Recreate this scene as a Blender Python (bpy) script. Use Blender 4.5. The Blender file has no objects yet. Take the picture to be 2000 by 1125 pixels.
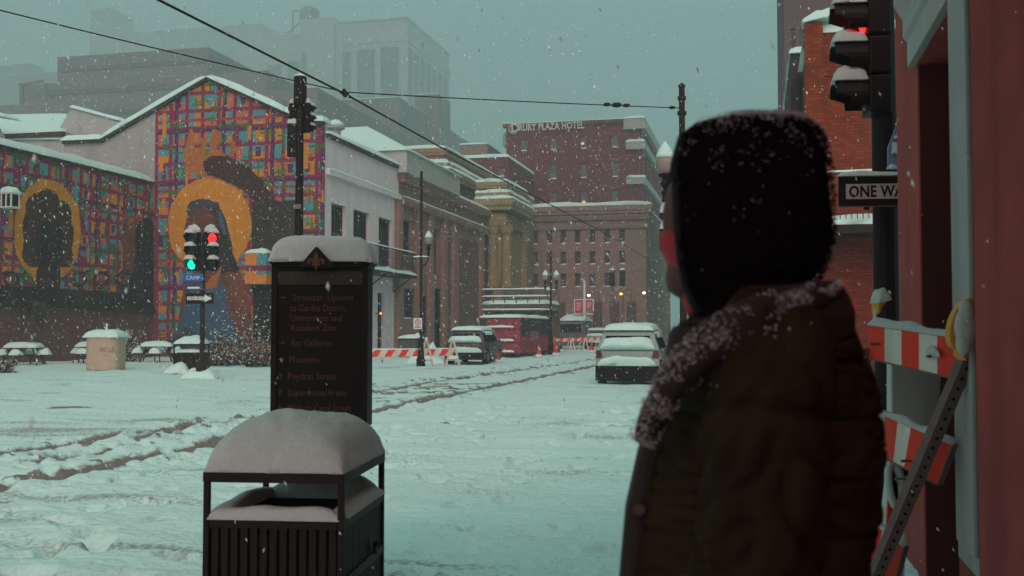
import bpy, math, random
import numpy as np
from mathutils import Vector, Matrix, noise

random.seed(7); rng = np.random.default_rng(11)
scene = bpy.context.scene
COL = scene.collection
PI = math.pi

# ---------------------------------------------------------------- camera
F = 2050.0            # focal length in photograph pixels (2000 wide)
YAW = math.radians(13.2); HZ = 645.0; CAMZ = 1.6
PITCH = math.atan((HZ - 562.5) / F)
cd = bpy.data.cameras.new('camera'); cam = bpy.data.objects.new('camera', cd); COL.objects.link(cam)
cd.lens = 36 * F / 2000; cd.sensor_width = 36; cd.clip_start = 0.05; cd.clip_end = 3000
cam.location = (0, 0, CAMZ); cam.rotation_euler = (PI/2 + PITCH, 0, YAW)
cd.dof.use_dof = True; cd.dof.focus_distance = 24; cd.dof.aperture_fstop = 6.3
scene.camera = cam

# ---------------------------------------------------------------- world and sun (overcast, snowing)
SUN_EL, SUN_AZ = math.radians(37), math.radians(166)
w = bpy.data.worlds.new('World'); scene.world = w; w.use_nodes = True
nt = w.node_tree; nt.nodes.clear()
out = nt.nodes.new('ShaderNodeOutputWorld')
bg = nt.nodes.new('ShaderNodeBackground'); bg2 = nt.nodes.new('ShaderNodeBackground'); add = nt.nodes.new('ShaderNodeAddShader')
sky = nt.nodes.new('ShaderNodeTexSky'); sky.sky_type = 'NISHITA'; sky.sun_disc = False
sky.sun_elevation = SUN_EL; sky.sun_rotation = SUN_AZ; sky.dust_density = 6; sky.air_density = 2
hs = nt.nodes.new('ShaderNodeHueSaturation'); hs.inputs['Saturation'].default_value = 0.25
nt.links.new(sky.outputs[0], hs.inputs['Color']); nt.links.new(hs.outputs[0], bg.inputs[0]); bg.inputs[1].default_value = 0.05
# cloud deck: pale teal layer, slightly brighter overhead
tc = nt.nodes.new('ShaderNodeTexCoord'); sp = nt.nodes.new('ShaderNodeSeparateXYZ'); rp = nt.nodes.new('ShaderNodeValToRGB')
nt.links.new(tc.outputs['Generated'], sp.inputs[0]); nt.links.new(sp.outputs[2], rp.inputs[0])
rp.color_ramp.elements[0].position = 0.0; rp.color_ramp.elements[0].color = (.080, .285, .268, 1)
rp.color_ramp.elements[1].position = 0.9; rp.color_ramp.elements[1].color = (.152, .485, .44, 1)
nt.links.new(rp.outputs[0], bg2.inputs[0]); bg2.inputs[1].default_value = 1.0
nt.links.new(bg.outputs[0], add.inputs[0]); nt.links.new(bg2.outputs[0], add.inputs[1]); nt.links.new(add.outputs[0], out.inputs[0])
sl = bpy.data.lights.new('sun', 'SUN'); sl.energy = 1.1; sl.angle = math.radians(42); sl.color = (1.0, .44, .43)
so = bpy.data.objects.new('sun', sl); COL.objects.link(so)
sd = Vector((math.sin(SUN_AZ)*math.cos(SUN_EL), math.cos(SUN_AZ)*math.cos(SUN_EL), math.sin(SUN_EL)))
so.rotation_euler = sd.to_track_quat('Z', 'Y').to_euler(); so.location = (0, -10, 30)
vs = scene.view_settings; vs.view_transform = 'Standard'; vs.look = 'None'; vs.gamma = 1; vs.exposure = -0.07; vs.use_curve_mapping = False
cy = scene.cycles; cy.volume_bounces = 1; cy.max_bounces = 6; cy.use_denoising = True; cy.sample_clamp_indirect = 4

# ---------------------------------------------------------------- pixel <-> world helpers
RV = Vector((math.cos(YAW), math.sin(YAW), 0)); FV0 = Vector((-math.sin(YAW), math.cos(YAW), 0))
FV = (FV0*math.cos(PITCH) + Vector((0, 0, math.sin(PITCH)))); UV = RV.cross(FV)
def ray(px, py): return FV + RV*((px-1000)/F) + UV*(-(py-562.5)/F)
C0 = Vector((0, 0, CAMZ))
def atd(px, py, d):                       # d = horizontal depth along view axis
    r = ray(px, py); return C0 + r*(d/r.dot(FV0))
def onY(px, py, Y): r = ray(px, py); return C0 + r*(Y/r.y)
def onX(px, py, X): r = ray(px, py); return C0 + r*(X/r.x)
def gnd(px, py, z=0): r = ray(px, py); return C0 + r*((z-CAMZ)/r.z)
def proj(X, Y, Z):
    v = np.stack([X, Y, Z-CAMZ], -1); d = v@np.array(FV)
    return 1000+F*(v@np.array(RV))/d, 562.5-F*(v@np.array(UV))/d

# ---------------------------------------------------------------- materials
MATS = {}
def mat(name, col, rough=.8, var=.15, scale=6., bump=.0, bscale=40., metal=0., spec=.3, emit=None, es=0., attr=None, stain=None, brick=None):
    if name in MATS: return MATS[name]
    m = bpy.data.materials.new(name); m.use_nodes = True; n = m.node_tree.nodes; l = m.node_tree.links
    b = n['Principled BSDF']; b.inputs['Roughness'].default_value = rough; b.inputs['Metallic'].default_value = metal
    b.inputs['Specular IOR Level'].default_value = spec
    tcn = n.new('ShaderNodeTexCoord'); nz = n.new('ShaderNodeTexNoise'); nz.inputs['Scale'].default_value = scale; nz.inputs['Detail'].default_value = 6
    l.new(tcn.outputs['Object'], nz.inputs['Vector'])
    if attr:
        a = n.new('ShaderNodeAttribute'); a.attribute_name = attr; src = a.outputs['Color']
    else:
        r = n.new('ShaderNodeRGB'); r.outputs[0].default_value = (*col, 1); src = r.outputs[0]
    mr = n.new('ShaderNodeMapRange'); mr.inputs[3].default_value = 1-var*1.6; mr.inputs[4].default_value = 1+var*1.6
    l.new(nz.outputs[0], mr.inputs[0])
    mx = n.new('ShaderNodeVectorMath'); mx.operation = 'SCALE'; l.new(src, mx.inputs[0]); l.new(mr.outputs[0], mx.inputs['Scale'])
    fin = mx.outputs[0]
    if brick:                              # fine courses, far below what can be told apart at this distance
        mpb = n.new('ShaderNodeMapping'); mpb.inputs['Rotation'].default_value = (PI/2, 0, 0); l.new(tcn.outputs['Object'], mpb.inputs[0])
        bt_ = n.new('ShaderNodeTexBrick'); bt_.inputs['Scale'].default_value = 1; bt_.inputs['Brick Width'].default_value = .24; bt_.inputs['Row Height'].default_value = .085; bt_.inputs['Mortar Size'].default_value = .012
        bt_.inputs['Color1'].default_value = (1, 1, 1, 1); bt_.inputs['Color2'].default_value = (.55, .55, .55, 1); bt_.inputs['Mortar'].default_value = (brick, brick, brick, 1); l.new(mpb.outputs[0], bt_.inputs[0])
        mm = n.new('ShaderNodeMix'); mm.data_type = 'RGBA'; mm.blend_type = 'MULTIPLY'; mm.inputs[0].default_value = 1; l.new(fin, mm.inputs[6]); l.new(bt_.outputs[0], mm.inputs[7]); fin = mm.outputs[2]
    if stain:                              # vertical water streaks / grime with its own shape
        mp = n.new('ShaderNodeMapping'); mp.inputs['Scale'].default_value = (stain[1], stain[1], stain[1]*.12)
        n2 = n.new('ShaderNodeTexNoise'); n2.inputs['Scale'].default_value = 1; n2.inputs['Detail'].default_value = 8
        l.new(tcn.outputs['Object'], mp.inputs[0]); l.new(mp.outputs[0], n2.inputs['Vector'])
        cr = n.new('ShaderNodeMapRange'); cr.inputs[1].default_value = .48; cr.inputs[2].default_value = .72; cr.inputs[4].default_value = stain[2]
        l.new(n2.outputs[0], cr.inputs[0])
        m2 = n.new('ShaderNodeMix'); m2.data_type = 'RGBA'; l.new(cr.outputs[0], m2.inputs[0]); l.new(fin, m2.inputs[6]); m2.inputs[7].default_value = (*stain[0], 1)
        fin = m2.outputs[2]
    l.new(fin, b.inputs['Base Color'])
    if bump:
        nb = n.new('ShaderNodeTexNoise'); nb.inputs['Scale'].default_value = bscale; nb.inputs['Detail'].default_value = 5
        l.new(tcn.outputs['Object'], nb.inputs['Vector'])
        bp = n.new('ShaderNodeBump'); bp.inputs['Strength'].default_value = 1; bp.inputs['Distance'].default_value = bump
        l.new(nb.outputs[0], bp.inputs['Height']); l.new(bp.outputs[0], b.inputs['Normal'])
    if emit: b.inputs['Emission Color'].default_value = (*emit, 1); b.inputs['Emission Strength'].default_value = es
    MATS[name] = m; return m
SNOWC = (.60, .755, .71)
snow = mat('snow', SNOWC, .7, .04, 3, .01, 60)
snow_shaded = mat('snow_shaded', (.56, .505, .50), .8, .09, 45, .007, 170)  # darker, pinker copy of snow: foreground shade put into its colour
flake = mat('flake', (.8, .88, .86), .9, .02)
black = mat('black_metal', (.012, .0045, .005), .5, .3, 8, spec=.15)
dkmetal = mat('dark_metal', (.028, .011, .011), .55, .3, 8, spec=.15)
glassd = mat('dark_glass', (.018, .010, .012), .8, .3, 2, spec=.05)
pane_grey = mat('hazy_glass', (.10, .085, .09), .6, .3, .8, spec=.2)
galv = mat('galvanised_steel', (.17, .10, .10), .5, .2, 20, .001, 200, metal=.3)
rubber = mat('rubber', (.015, .013, .014), .8)
white_paint = mat('white_paint', (.62, .64, .62), .55, .06, 5)
red_lamp = mat('red_lens', (.25, .01, .01), .3)
orange_sheet = mat('orange_sheeting', (.80, .040, .018), .5, .08, 12, stain=((.25, .12, .1), 8, .35))
white_sheet = mat('white_sheeting', (.70, .58, .52), .5, .08, 12, stain=((.2, .16, .13), 8, .5))

# ---------------------------------------------------------------- mesh builder
class MB:
    def __init__(s): s.v = []; s.f = []; s.m = []
    def add(s, vs, fs, mi=0):
        o = len(s.v); s.v += [tuple(p) for p in vs]; s.f += [tuple(i+o for i in f) for f in fs]; s.m += [mi]*len(fs); return s
    def box(s, x0, x1, y0, y1, z0, z1, mi=0):
        return s.add([(x0,y0,z0),(x1,y0,z0),(x1,y1,z0),(x0,y1,z0),(x0,y0,z1),(x1,y0,z1),(x1,y1,z1),(x0,y1,z1)],
                     [(0,3,2,1),(4,5,6,7),(0,1,5,4),(1,2,6,5),(2,3,7,6),(3,0,4,7)], mi)
    def bar(s, p, q, w, h, up=(0,0,1), mi=0):
        p, q = Vector(p), Vector(q); d = (q-p).normalized(); u = Vector(up); sd_ = d.cross(u)
        if sd_.length < 1e-4: sd_ = d.cross(Vector((1,0,0)))
        sd_.normalize(); u = sd_.cross(d).normalized(); a = sd_*(w/2); b = u*(h/2)
        return s.add([p-a-b,p+a-b,p+a+b,p-a+b,q-a-b,q+a-b,q+a+b,q-a+b],
                     [(0,1,2,3),(4,7,6,5),(0,4,5,1),(1,5,6,2),(2,6,7,3),(3,7,4,0)], mi)
    def cyl(s, p, q, r0, r1=None, n=10, mi=0, caps=True):
        r1 = r0 if r1 is None else r1; p, q = Vector(p), Vector(q); d = (q-p).normalized()
        a = d.orthogonal().normalized(); b = d.cross(a)
        vs_ = [p+(a*math.cos(t)+b*math.sin(t))*r0 for t in [2*PI*i/n for i in range(n)]] + [q+(a*math.cos(t)+b*math.sin(t))*r1 for t in [2*PI*i/n for i in range(n)]]
        fs = [(i, (i+1)%n, n+(i+1)%n, n+i) for i in range(n)]
        if caps: fs += [tuple(range(n-1, -1, -1)), tuple(range(n, 2*n))]
        return s.add(vs_, fs, mi)
    def tube(s, pts, r, n=8, mi=0):
        pts = [Vector(p) for p in pts]; rr = r if isinstance(r, (list, tuple)) else [r]*len(pts)
        rings = []; a = None
        for i, p in enumerate(pts):
            d = (pts[min(i+1, len(pts)-1)]-pts[max(i-1, 0)]).normalized()
            if a is None: a = d.orthogonal().normalized()
            a = (a-d*a.dot(d)).normalized(); b = d.cross(a)
            rings.append([p+(a*math.cos(2*PI*k/n)+b*math.sin(2*PI*k/n))*rr[i] for k in range(n)])
        return s.loft(rings, mi=mi)
    def loft(s, rings, mi=0, caps=True, closed=True):
        n = len(rings[0]); vs_ = [p for r in rings for p in r]; fs = []
        for i in range(len(rings)-1):
            for k in range(n if closed else n-1):
                k2 = (k+1) % n; fs.append((i*n+k, i*n+k2, (i+1)*n+k2, (i+1)*n+k))
        if caps: fs += [tuple(range(n-1, -1, -1)), tuple((len(rings)-1)*n+k for k in range(n))]
        return s.add(vs_, fs, mi)
    def lathe(s, prof, c=(0,0,0), n=14, mi=0):
        cx, cy_, cz = c
        return s.loft([[(cx+r*math.cos(2*PI*k/n), cy_+r*math.sin(2*PI*k/n), cz+z) for k in range(n)] for r, z in prof], mi=mi)
    def prism(s, pts, vec, mi=0):
        n = len(pts); vec = Vector(vec); a = [Vector(p) for p in pts]; b = [p+vec for p in a]
        return s.add(a+b, [tuple(range(n-1,-1,-1)), tuple(range(n, 2*n))]+[(i,(i+1)%n,n+(i+1)%n,n+i) for i in range(n)], mi)
    def ball(s, c, r, n=8, m=5, mi=0):
        r = r if isinstance(r, (tuple, list)) else (r, r, r); rings = []
        for j in range(m+1):
            t = -PI/2+PI*j/m; cr = max(math.cos(t), .02)
            rings.append([(c[0]+r[0]*cr*math.cos(2*PI*k/n), c[1]+r[1]*cr*math.sin(2*PI*k/n), c[2]+r[2]*math.sin(t)) for k in range(n)])
        return s.loft(rings, mi=mi)
    def pad(s, c, h, nrm=(0,0,1), n=10, m=None, seed=0, p=3.0, amp=.25, over=0., fq=None, mi=0):
        """pillow of snow on the quad c = [p00, p10, p11, p01]"""
        m = m or n; P = [Vector(q) for q in c]; N = Vector(nrm).normalized(); ctr = sum(P, Vector())/4
        if over: P = [q+(q-ctr).normalized()*over for q in P]
        size = max((P[1]-P[0]).length, (P[3]-P[0]).length); fq = fq or 4/size
        top = []; bot = []
        for j in range(m+1):
            for i in range(n+1):
                u, v_ = .5-.5*math.cos(PI*i/n), .5-.5*math.cos(PI*j/m)
                if n > 20: u = i/n if 0 < i < n else u
                q = (P[0]*(1-u)+P[1]*u)*(1-v_)+(P[3]*(1-u)+P[2]*u)*v_
                e = (max(0, 1-abs(2*u-1)**p)*max(0, 1-abs(2*v_-1)**p))**(1/2.2)
                k = h*e*(1+amp*noise.noise(q*fq+Vector((seed*3.1, 0, seed)))*1.6+.05*noise.noise(q*fq*5+Vector((seed, 2, 0)))+.03*noise.noise(q*fq*14))
                ed = noise.noise(q*fq*2.5+Vector((0, seed, 3)))*h*.15*(1-e)
                top.append(q+N*(k+.003)+Vector((0,0,ed))); bot.append(q-N*.002)
        k = n+1; fs = []; B = len(top)
        for j in range(m):
            for i in range(n):
                a = j*k+i; fs.append((a, a+1, a+k+1, a+k)); fs.append((B+a, B+a+k, B+a+k+1, B+a+1))
        ring = [i for i in range(n)]+[j*k+n for j in range(m)]+[m*k+i for i in range(n, 0, -1)]+[j*k for j in range(m, 0, -1)]
        for q in range(len(ring)):
            a, b = ring[q], ring[(q+1) % len(ring)]; fs.append((B+a, B+b, b, a))
        return s.add(top+bot, fs, mi)
    def build(s, name, mats, parent=None, smooth=False, bevel=0, world=False, loc=None):
        if not isinstance(mats, (list, tuple)): mats = [mats]
        off = Vector()
        if world and parent is not None:
            q = parent
            while q is not None: off += q.location; q = q.parent
        me = bpy.data.meshes.new(name); me.from_pydata([tuple(Vector(p)-off) for p in s.v] if world else s.v, [], s.f)
        for m_ in mats: me.materials.append(m_)
        if len(mats) > 1: me.polygons.foreach_set('material_index', s.m)
        if smooth: me.polygons.foreach_set('use_smooth', [True]*len(me.polygons))
        me.update(); o = bpy.data.objects.new(name, me); COL.objects.link(o); o.parent = parent
        if loc is not None: o.location = loc
        if bevel:
            b = o.modifiers.new('bevel', 'BEVEL'); b.width = bevel; b.segments = 2; b.limit_method = 'ANGLE'; b.angle_limit = .6
        return o
def tag(o, label=None, cat=None, group=None, kind=None):
    if label: o['label'] = label
    if cat: o['category'] = cat
    if group: o['group'] = group
    if kind: o['kind'] = kind
    return o
def thing(name, label, cat, loc=(0,0,0), rz=0, group=None):
    o = bpy.data.objects.new(name, None); COL.objects.link(o); o.location = loc; o.rotation_euler = (0, 0, rz)
    o.empty_display_size = .2
    return tag(o, label, cat, group)
def copy_tree(o, parent=None, loc=None, rz=None, label=None):
    c = o.copy(); COL.objects.link(c); c.parent = parent
    if loc is not None: c.location = loc
    if rz is not None: c.rotation_euler = (0, 0, rz)
    if label: c['label'] = label
    for ch in [x for x in COL.objects if x.parent == o]: copy_tree(ch, c)
    return c
def part(name, me, parent, loc=(0,0,0), rz=0):
    o = bpy.data.objects.new(name, me); COL.objects.link(o); o.parent = parent; o.location = loc; o.rotation_euler = (0, 0, rz); return o
def text(body, size, mt, parent, loc, rot=(PI/2, 0, 0), ext=.004, align='LEFT', name='lettering', sx=1., bold=0.):
    cu = bpy.data.curves.new('t', 'FONT'); cu.body = body; cu.size = size; cu.extrude = ext; cu.align_x = align; cu.resolution_u = 2; cu.offset = bold; cu.space_character = 1.05
    t = bpy.data.objects.new('t', cu); COL.objects.link(t)
    me = bpy.data.meshes.new_from_object(t.evaluated_get(bpy.context.evaluated_depsgraph_get())); bpy.data.objects.remove(t)
    me.materials.clear(); me.materials.append(mt)
    o = bpy.data.objects.new(name, me); COL.objects.link(o); o.parent = parent; o.location = loc; o.rotation_euler = rot; o.scale = (sx, 1, 1); return o

# ---------------------------------------------------------------- haze
hz = MB().box(-1100, 420, -60, 1300, -2, 370).build('haze', None); hz.data.materials.clear()
hm = bpy.data.materials.new('haze_air'); hm.use_nodes = True; hn = hm.node_tree; hn.nodes.clear()
ho = hn.nodes.new('ShaderNodeOutputMaterial'); pv = hn.nodes.new('ShaderNodeVolumePrincipled')
pv.inputs['Density'].default_value = .0016; pv.inputs['Color'].default_value = (.76, .86, .86, 1); pv.inputs['Anisotropy'].default_value = 0.1
hn.links.new(pv.outputs[0], ho.inputs['Volume']); hz.data.materials.append(hm); tag(hz, kind='stuff', label='pale snowy haze filling the air over the street')

# ================================================================ GROUND
def vnoise(x, y, s=0):
    xi = np.floor(x).astype(np.int64); yi = np.floor(y).astype(np.int64); xf = x-xi; yf = y-yi
    def hsh(a, b):
        h = (a*374761393+b*668265263+s*1274126177) & 0xffffffff
        h = ((h ^ (h >> 13))*1274126177) & 0xffffffff
        return ((h ^ (h >> 16)) & 0xffff)/65535.
    u = xf*xf*(3-2*xf); v = yf*yf*(3-2*yf)
    return (hsh(xi, yi)*(1-u)+hsh(xi+1, yi)*u)*(1-v)+(hsh(xi, yi+1)*(1-u)+hsh(xi+1, yi+1)*u)*v
def fbm(x, y, s=0, o=4):
    t = 0; a = .5
    for i in range(o): t = t+a*vnoise(x*2**i, y*2**i, s+i); a *= .5
    return t
def polydist(x, y, pts):
    d = np.full(x.shape, 1e9)
    for (ax, ay), (bx, by) in zip(pts[:-1], pts[1:]):
        dx, dy = bx-ax, by-ay; t = np.clip(((x-ax)*dx+(y-ay)*dy)/(dx*dx+dy*dy), 0, 1)
        d = np.minimum(d, np.hypot(x-ax-t*dx, y-ay-t*dy))
    return d
def gp(l): return [tuple(gnd(*q)[:2]) for q in l]
t1 = gp([(-500,1090),(-200,1005),(0,945),(200,905),(400,868),(560,838),(725,803),(900,767),(1050,738),(1165,714),(1250,698),(1330,682)])
t2 = gp([(-500,975),(-200,912),(0,885),(110,868),(270,846),(400,829),(527,812),(640,786),(730,765),(860,744),(1000,725),(1165,702),(1260,688),(1340,675)])
t3 = gp([(-100,905),(120,890),(210,872),(300,850),(350,838),(480,810),(620,780),(730,752),(900,735),(1100,706),(1200,694)])
FEET = []
for k in range(420):
    X = random.uniform(-9, 1.0); Y = random.uniform(2.5, 22); FEET.append((X, Y, random.uniform(0, PI), random.uniform(.6, 1)))
def gheight(x, y):
    d1, d2, d3 = polydist(x, y, t1), polydist(x, y, t2), polydist(x, y, t3)
    r = np.hypot(x, y); n1 = fbm(x*.9, y*.9, 1); 
    st = fbm(x*.35+3, y*1.6, 5)                      # wind drifts lying across the view
    h = (n1-.5)*.08+(st-.5)*.15+(fbm(x*1.1, y*3.4, 15)-.5)*.045+(fbm(x*5, y*5, 9, 3)-.5)*.022
    wob = (fbm(x*.8, y*.8, 21)-.5)*.10+(fbm(x*6, y*6, 22, 2)-.5)*.05
    def rut(d, w, dep): dd = np.abs(d+wob); return -dep*np.exp(-(dd/w)**2)+.035*np.exp(-((dd-w*2.2)/(w*.8))**2)*vnoise(x*7, y*7, 3)*2
    h += rut(d1, .15, .10)+rut(d2, .13, .085)+rut(d3, .10, .05)
    for X, Y, a, q in FEET:
        m = (np.abs(x-X) < .5) & (np.abs(y-Y) < .5)
        if m.any():
            dx, dy = x[m]-X, y[m]-Y; u = dx*math.cos(a)+dy*math.sin(a); v = -dx*math.sin(a)+dy*math.cos(a)
            e = (u/.17)**2+(v/.085)**2; h[m] += q*(-.13*np.exp(-e**1.5)+.022*np.exp(-(np.sqrt(e)-1.5)**2*5))
    return h, d1+wob, d2+wob, d3+wob
def build_ground():
    NA = 560; ang = np.concatenate([np.linspace(-.62, .62, NA), np.linspace(.62, 2*PI-.62, 60)[1:-1]])+0.
    NR = 640; rad = 1.0*np.exp(np.linspace(0, math.log(150), NR)); rad = np.concatenate([rad, [190, 260, 380, 600, 1200, 2400]])
    A, R = np.meshgrid(ang, rad); th = PI/2+YAW-A
    X = R*np.cos(th); Y = R*np.sin(th); Z, d1, d2, d3 = gheight(X, Y)
    fade = np.clip((160-R)/60, 0, 1); Z = Z*fade; na = len(ang); nr = len(rad)
    s1 = np.clip(1.75-np.abs(d1)/.17, 0, 1); s2 = np.clip(1.65-np.abs(d2)/.15, 0, 1); s3 = np.clip(1.25-np.abs(d3)/.10, 0, 1)*(.3+.9*(fbm(X*1.2, Y*1.2, 40) > .5))
    near = np.exp(-(np.minimum(np.minimum(d1, d2), d3)/.9)**2)
    spk = (fbm(X*4.5, Y*4.5, 31, 3) > .61)*near*.75
    far = np.exp(-(polydist(X, Y, gp([(730, 780), (900, 752)]))/1.6)**2)*(fbm(X*3, Y*3, 51, 3) > .50)*.8
    sx = lambda px, py, rr: np.clip(1.5-(np.hypot((X-gnd(px, py).x)/1.6, Y-gnd(px, py).y)+(fbm(X*6, Y*6, 8)-.5)*.35)/rr, 0, 1)
    D = np.maximum.reduce([s1, s2, s3*.8, spk, far, sx(145, 793, .22), sx(878, 822, .08), sx(95, 793, .12)*.7])*(.82+.45*fbm(X*9, Y*9, 60, 3))
    V = np.stack([X, Y, Z], -1).reshape(-1, 3)
    i = np.arange(nr-1)[:, None]; j = np.arange(na)[None, :]; j2 = (j+1) % na
    Fq = np.stack([i*na+j, i*na+j2, (i+1)*na+j2, (i+1)*na+j], -1).reshape(-1, 4)[:, ::-1]
    me = bpy.data.meshes.new('snowy_ground'); nv = len(V)
    V = np.vstack([V, [[0, 0, 0]]]); tri = np.stack([np.full(na, nv), (np.arange(na)+1) % na, np.arange(na)], -1)[:, ::-1]
    me.vertices.add(nv+1); me.vertices.foreach_set('co', V.ravel().astype(np.float32))
    nl = Fq.size+tri.size; me.loops.add(nl); me.loops.foreach_set('vertex_index', np.concatenate([Fq.ravel(), tri.ravel()]).astype(np.int32))
    me.polygons.add(len(Fq)+len(tri)); st_ = np.concatenate([np.arange(len(Fq))*4, Fq.size+np.arange(len(tri))*3]).astype(np.int32)
    me.polygons.foreach_set('loop_start', st_); me.polygons.foreach_set('use_smooth', [True]*(len(Fq)+len(tri))); me.update(); me.validate()
    ca = me.color_attributes.new('dirt', 'FLOAT_COLOR', 'POINT'); d = np.zeros((nv+1, 4), np.float32); d[:nv, 0] = np.clip(np.maximum(D, np.clip((fbm(X*.45, Y*2.0, 91)-.50)*3.5, 0, 1)*.46*(R < 60)), 0, 1).ravel(); d[:, 3] = 1
    ca.data.foreach_set('color', d.ravel())
    o = bpy.data.objects.new('snowy_street_ground', me); COL.objects.link(o); tag(o, kind='structure')
    m = bpy.data.materials.new('street_snow'); m.use_nodes = True; n = m.node_tree.nodes; l = m.node_tree.links; b = n['Principled BSDF']
    b.inputs['Roughness'].default_value = .65; b.inputs['Specular IOR Level'].default_value = .3
    a = n.new('ShaderNodeAttribute'); a.attribute_name = 'dirt'; tcn = n.new('ShaderNodeTexCoord'); nz = n.new('ShaderNodeTexNoise'); nz.inputs['Scale'].default_value = 22; nz.inputs['Detail'].default_value = 7
    l.new(tcn.outputs['Object'], nz.inputs['Vector'])
    s = n.new('ShaderNodeSeparateColor'); l.new(a.outputs['Color'], s.inputs[0])
    ad = n.new('ShaderNodeMath'); ad.operation = 'ADD'; l.new(s.outputs[0], ad.inputs[0]); l.new(nz.outputs[0], ad.inputs[1])
    mr = n.new('ShaderNodeMapRange'); mr.inputs[1].default_value = .72; mr.inputs[2].default_value = 1.12; l.new(ad.outputs[0], mr.inputs[0])
    sub = n.new('ShaderNodeMath'); sub.operation = 'MULTIPLY'; sub.inputs[1].default_value = .88; l.new(mr.outputs[0], sub.inputs[0])
    mx = n.new('ShaderNodeMix'); mx.data_type = 'RGBA'; l.new(sub.outputs[0], mx.inputs[0]); mx.inputs[6].default_value = (*SNOWC, 1); mx.inputs[7].default_value = (.15, .075, .07, 1)
    l.new(mx.outputs[2], b.inputs['Base Color'])
    nb = n.new('ShaderNodeTexNoise'); nb.inputs['Scale'].default_value = 9; nb.inputs['Detail'].default_value = 9; l.new(tcn.outputs['Object'], nb.inputs['Vector'])
    bp = n.new('ShaderNodeBump'); bp.inputs['Distance'].default_value = .06; bp.inputs['Strength'].default_value = .9; l.new(nb.outputs[0], bp.inputs['Height']); l.new(bp.outputs[0], b.inputs['Normal'])
    me.materials.append(m)
build_ground()

# ================================================================ BUILDINGS
def facade(mb, plane, c, u0, u1, z0, z1, holes, inward, depth, mi=0):
    us = sorted({u0, u1, *[h[0] for h in holes], *[h[2] for h in holes]}); zs = sorted({z0, z1, *[h[1] for h in holes], *[h[3] for h in holes]})
    P = (lambda u, z, d=0: (c+inward*d, u, z)) if plane == 'X' else (lambda u, z, d=0: (u, c+inward*d, z))
    for a, b in zip(us[:-1], us[1:]):
        for e, g in zip(zs[:-1], zs[1:]):
            mu, mz = (a+b)/2, (e+g)/2
            if any(h[0] < mu < h[2] and h[1] < mz < h[3] for h in holes): continue
            mb.add([P(a, e), P(b, e), P(b, g), P(a, g)], [(0, 1, 2, 3)], mi)
    for a, e, b, g in holes:
        mb.add([P(a, e), P(b, e), P(b, g), P(a, g), P(a, e, depth), P(b, e, depth), P(b, g, depth), P(a, g, depth)],
               [(0, 1, 5, 4), (1, 2, 6, 5), (2, 3, 7, 6), (3, 0, 4, 7)], mi)
WC = {}
def window_meshes(w, h, fm, pm, style, sn):
    k = (round(w, 2), round(h, 2), fm.name, pm.name, style, sn)
    if k in WC: return WC[k]
    t = min(.09, w*.09); f = MB(); f.box(0, t, 0, .1, 0, h); f.box(w-t, w, 0, .1, 0, h); f.box(t, w-t, .002, .1, 0, t); f.box(t, w-t, .002, .1, h-t, h)
    if style == 'sash': f.box(t, w-t, .01, .09, h*.5-t*.4, h*.5+t*.4); f.box(w/2-t*.3, w/2+t*.3, .015, .08, t, h*.5-t*.4); f.box(w/2-t*.3, w/2+t*.3, .015, .08, h*.5+t*.4, h-t)
    if style == 'mull':
        n = max(2, round(w/1.1))
        for i in range(1, n): f.box(w*i/n-t*.7, w*i/n+t*.7, .01, .09, t, h-t)
    if style == 'plain': pass
    def me(mb, m_, nm):
        o = mb.build(nm, m_); d = o.data; bpy.data.objects.remove(o); return d
    r = [me(f, fm, 'window'), me(MB().box(t*.5, w-t*.5, .06, .075, t*.5, h-t*.5), pm, 'pane')]
    r.append(me(MB().pad([(0,-.12,0),(w,-.12,0),(w,.06,0),(0,.06,0)], .14, n=6, m=3), snow, 'snow') if sn else None)
    WC[k] = r; return r
def windows(root, plane, c, holes, inward, depth, fm, pm, style='sash', sn=False):
    for a, e, b, g in holes:
        ms = window_meshes(b-a, g-e, fm, pm, style, sn); off = inward*(depth-.11)
        if plane == 'Y': loc, rz = Vector((a, c+off, e)), 0
        elif inward < 0: loc, rz = Vector((c+off, a, e)), PI/2
        else: loc, rz = Vector((c+off, b, e)), -PI/2
        q = Vector()
        if root is not None: q = root.location
        wo = part('window', ms[0], root, loc-q, rz); part('pane', ms[1], wo)
        if ms[2]: part('snow', ms[2], wo, (0, -.0, .02))
def building(label, x0, x1, y0, y1, h, m_, fY=None, fX=None, sideX='x1', rsnow=.35, name='building', cat='building', group=None, parapet=0.):
    """x1 face looks +X, x0 face looks -X, y0 face looks at the camera; fY/fX = (holes, frame mat, pane mat, style, depth, snow)"""
    r = thing(name, label, cat, ((x0+x1)/2, y0, 0), 0, group); b = MB()
    hY = fY[0] if fY else []; hX = fX[0] if fX else []
    facade(b, 'Y', y0, x0, x1, 0, h, hY, 1, fY[4] if fY else .2)
    for side, c, inn in (('x1', x1, -1), ('x0', x0, 1)): facade(b, 'X', c, y0, y1, 0, h, hX if side == sideX else [], inn, fX[4] if fX else .2)
    b.add([(x0,y1,0),(x1,y1,0),(x1,y1,h),(x0,y1,h),(x0,y0,h),(x1,y0,h)], [(0,1,2,3),(4,5,2,3)])
    b.build('wall', m_, r, world=True)
    if fY: windows(r, 'Y', y0, hY, 1, fY[4], fY[1], fY[2], fY[3], fY[5])
    if fX: windows(r, 'X', x1 if sideX == 'x1' else x0, hX, -1 if sideX == 'x1' else 1, fX[4], fX[1], fX[2], fX[3], fX[5])
    if rsnow: MB().pad([(x0,y0,h),(x1,y0,h),(x1,y1,h),(x0,y1,h)], rsnow, n=16, p=30, over=.15, amp=.1).build('roof_snow', snow, r, smooth=True, world=True)
    return r
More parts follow.
